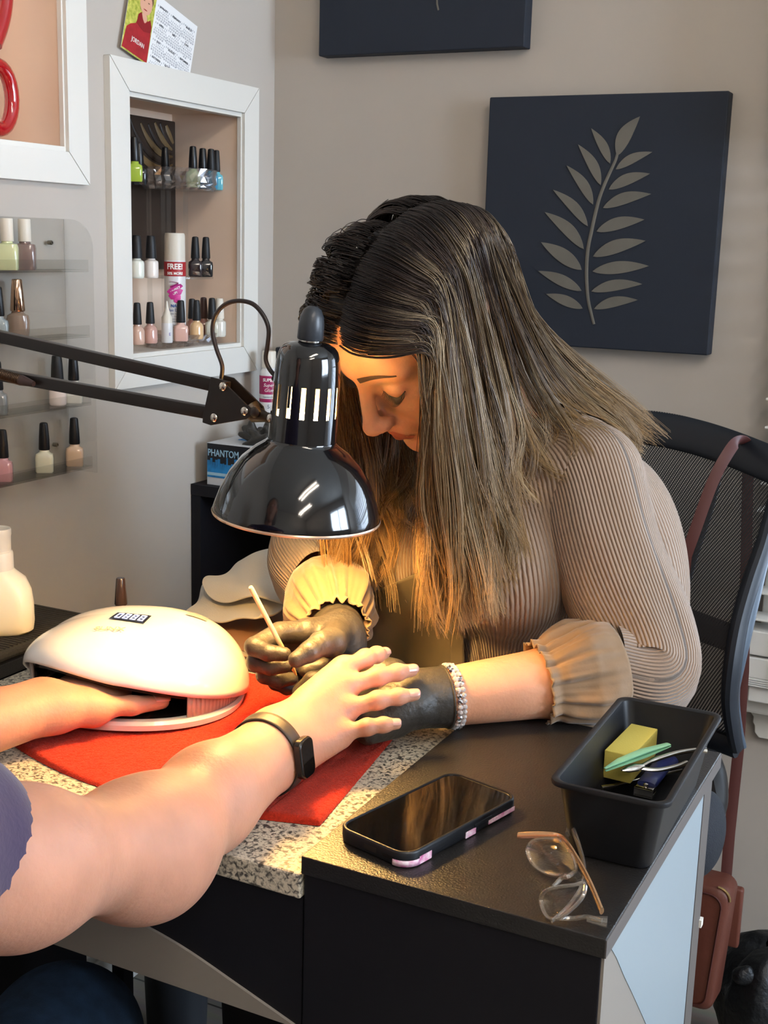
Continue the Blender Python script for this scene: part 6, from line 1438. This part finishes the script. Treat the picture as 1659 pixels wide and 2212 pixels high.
iL = int(NE*.52); MB().grid([[GB[iL+k][j]+Vector((0, .004, 0)) for j in range(41)] for k in range(5)]).build('lumbar_band', m_frm, ch, world=True, solid=.004)
MB().grid([[GB[iL+6+k][j]+Vector((0, .006, 0)) for j in range(8, 33)] for k in range(int(NE*.30))]).build('lumbar_pad', m_padf, ch, world=True, solid=.01)
for j in (9, 31): MB().tube([GB[i][j]+Vector((0, .022, 0)) for i in range(1, iL+2)], .008, 8, flat=.6, up=(0, 1, 0)).build('back_strut', m_frm, ch, world=True)
sq = SDF(.03); sq.cone((-.64, 1.50, .475), (-.33, 1.50, .475), .055, .055); sq.cone((-.64, 1.62, .475), (-.33, 1.62, .475), .050, .050); sq.cone((-.64, 1.38, .47), (-.33, 1.38, .47), .05, .05); sq.ell(at(1512, 1800, Y=1.47), (.030, .06, .055), None, .03)
V_, F_ = sq.mesh(.006); V_[:, 2] = np.minimum(V_[:, 2], .60); npmesh('seat', V_, F_, m_padf, ch, smooth_it=2)
MB().tube(cat([at(1530, 1635, Y=1.60), at(1545, 1680, Y=1.57), at(1548, 1735, Y=1.54), at(1535, 1775, Y=1.52)], 5), .014, 10, flat=1.4, up=(0, 1, 0)).build('back_bracket', m_bv, ch, world=True)
MB().lathe([(.028, .09), (.028, .40)], 20, Matrix.Translation((-.47, 1.52, 0))).build('gas_lift', m_bv, ch, world=True)
for k in range(5):
    a = math.radians(20+72*k); MB().tube([(-.47, 1.52, .10), (-.47+.12*math.cos(a), 1.52+.12*math.sin(a), .09), (-.47+.26*math.cos(a), 1.52+.26*math.sin(a), .065)], [.022, .018, .013], 10).build('leg', m_bv, ch, world=True)
    c_ = Vector((-.47+.26*math.cos(a), 1.52+.26*math.sin(a), .0275)); MB().lathe([(.012, -.012), (.027, -.010), (.027, .010), (.012, .012)], 20, Matrix.Translation(c_) @ Matrix.Rotation(a, 4, 'Z') @ Matrix.Rotation(math.pi/2, 4, 'X')).build('caster', m_bv, ch, world=True)
# ------------------------------------------------------------------ leather bag hanging on the chair
m_lea = mat('brown_leather', '5E3226', .45, spec=.45, var=(7, .22), bump=(150, .35, .001)); m_led = mat('dark_leather_strap', '4A2420', .5, spec=.4)
bg = thing('shoulder_bag', 'reddish brown leather shoulder bag hanging by its strap from the chair back', 'shoulder bag', tuple(at(1540, 2170, Y=1.66)))
sp1 = cat([at(1482, 1200, Y=1.655), at(1500, 1150, Y=1.66), at(1540, 1040, Y=1.68), at(1575, 975, Y=1.70), at(1596, 952, Y=1.725), at(1612, 958, Y=1.765), at(1616, 1000, Y=1.785)], 6)
MB().tube(sp1+[at(1612, 1200, Y=1.785), at(1606, 1450, Y=1.775), at(1595, 1620, Y=1.76), at(1576, 1800, Y=1.74), at(1566, 1925, Y=1.715)], .0085, 8, flat=.16, up=(-.2, 1, .1)).build('strap', m_led, bg, world=True)
MB().tube([sp1[0], at(1470, 1300, Y=1.66), at(1470, 1500, Y=1.69), at(1490, 1700, Y=1.71), at(1500, 1915, Y=1.715)], .0085, 8, flat=.16, up=(-.2, 1, .1)).build('strap', m_led, bg, world=True)
f00, f10, f11, f01 = at(1478, 2180, Y=1.66), at(1548, 2205, Y=1.66), at(1572, 1925, Y=1.66), at(1478, 1900, Y=1.66)
def bagring(y, g, zsh=0):
    out = []; x0_, x1_, z0_, z1_ = at(1440, 2100, Y=1.66)[0], at(1562, 2100, Y=1.66)[0], at(1520, 2185, Y=1.66)[2], at(1520, 1910, Y=1.66)[2]
    for x, z in rrect((x1_-x0_)-2*g, (z1_-z0_)-2*g, .018, 6): out.append(((x0_+x1_)/2+x-.010*(z < 0), y, (z0_+z1_)/2+z))
    return out
G = [bagring(1.655, .012), bagring(1.658, .004), bagring(1.664, 0), bagring(1.705, -.002), bagring(1.712, .002), bagring(1.715, .010)]
b = MB().grid(G, closed_v=True); n = len(G[0]); b.f.append(tuple(range(n))[::-1]); b.f.append(tuple(range(5*n, 6*n))); b.build('bag_body', m_lea, bg, world=True, angle=70)
MB().tube([Vector(p)+Vector((0, -.0006, 0)) for p in bagring(1.655, .010)], .0012, 6, closed=True).build('piping', m_led, bg, world=True)
MB().tube([Vector(p)+Vector((0, -.002, 0)) for p in bagring(1.664, .0)[0:7]], .0018, 6).build('zipper', mat('brass_zip', 'A08A5E', .35, metal=.8), bg, world=True)
G = [bagring(1.717, .002), bagring(1.720, -.004), bagring(1.726, -.005), bagring(1.730, .0)]
x0_ = at(1600, 2000, Y=1.72)
fl = MB().box(at(1470, 2000, Y=1.725)[0], at(1600, 2000, Y=1.725)[0], 1.7165, 1.731, at(1590, 2048, Y=1.72)[2], at(1590, 1918, Y=1.72)[2], bev=.004).build('flap', m_lea, bg, world=True)
# ------------------------------------------------------------------ bin with black liner
bn_ = thing('waste_bin', 'black waste bin with black liner bag against the back wall by the chair', 'waste bin', tuple(at(1655, 2180, Y=1.80)*[1, 1, 0]))
bcx, bcy = at(1672, 2120, Y=1.80)[0], 1.80; zr = at(1640, 2110, Y=1.80)[2]
MB().lathe([(.062, .001), (.066, .006), (.078, zr-.02), (.076, zr-.02)], 40, Matrix.Translation((bcx, bcy, 0))).build('bin', m_bv, bn_, world=True)
g_ = np.random.default_rng(4); ns = 64; G = []; ph_ = g_.random(4)*6
for r, z, w in ((.072, zr-.085, .003), (.080, zr-.060, .006), (.084, zr-.025, .006), (.080, zr, .004), (.076, zr+.006, .006), (.072, zr+.022, .008), (.060, zr+.042, .008), (.040, zr+.055, .008), (.015, zr+.058, .004)):
    G.append([(bcx+(r+w*(math.sin(5*a+ph_[0])+.6*math.sin(9*a+ph_[1])+.3*math.sin(17*a+z*90)))*math.cos(a), bcy+(r+w*math.sin(6*a+ph_[2]))*math.sin(a), z+.008*math.sin(3*a+ph_[3])) for a in arc(0, 2*math.pi, ns+1)[:-1]])
kx = at(1592, 2112, Y=1.77)
b = MB().grid(G, closed_v=True); b.build('liner', mat('black_plastic_liner', '0F1216', .5, bump=(50, .8, .006)), bn_, world=True)
KN = SDF(.01); KN.cone(at(1625, 2115, Y=1.74), at(1600, 2108, Y=1.735), .012, .011); KN.cone(at(1600, 2108, Y=1.735), at(1615, 2095, Y=1.735), .010, .007); V_, F_ = KN.mesh(.003); npmesh('liner_knot', V_, F_, bpy.data.materials['black_plastic_liner'], bn_, smooth_it=1)
# small grey waste basket under the desk
gbk = thing('waste_basket', 'small dark grey round basket on the floor behind the desk', 'waste basket', (-1.05, 1.42, 0)); pb_ = at(382, 2190, Y=1.42)
gbk.location = (pb_[0], 1.42, 0); zt_b = at(382, 2120, Y=1.42)[2]
MB().lathe([(.036, .001), (.045, .010), (.050, max(.05, pb_[2]+.09)), (.047, max(.05, pb_[2]+.09))], 32).build('basket', mat('dark_grey_plastic', '33363B', .5), gbk)
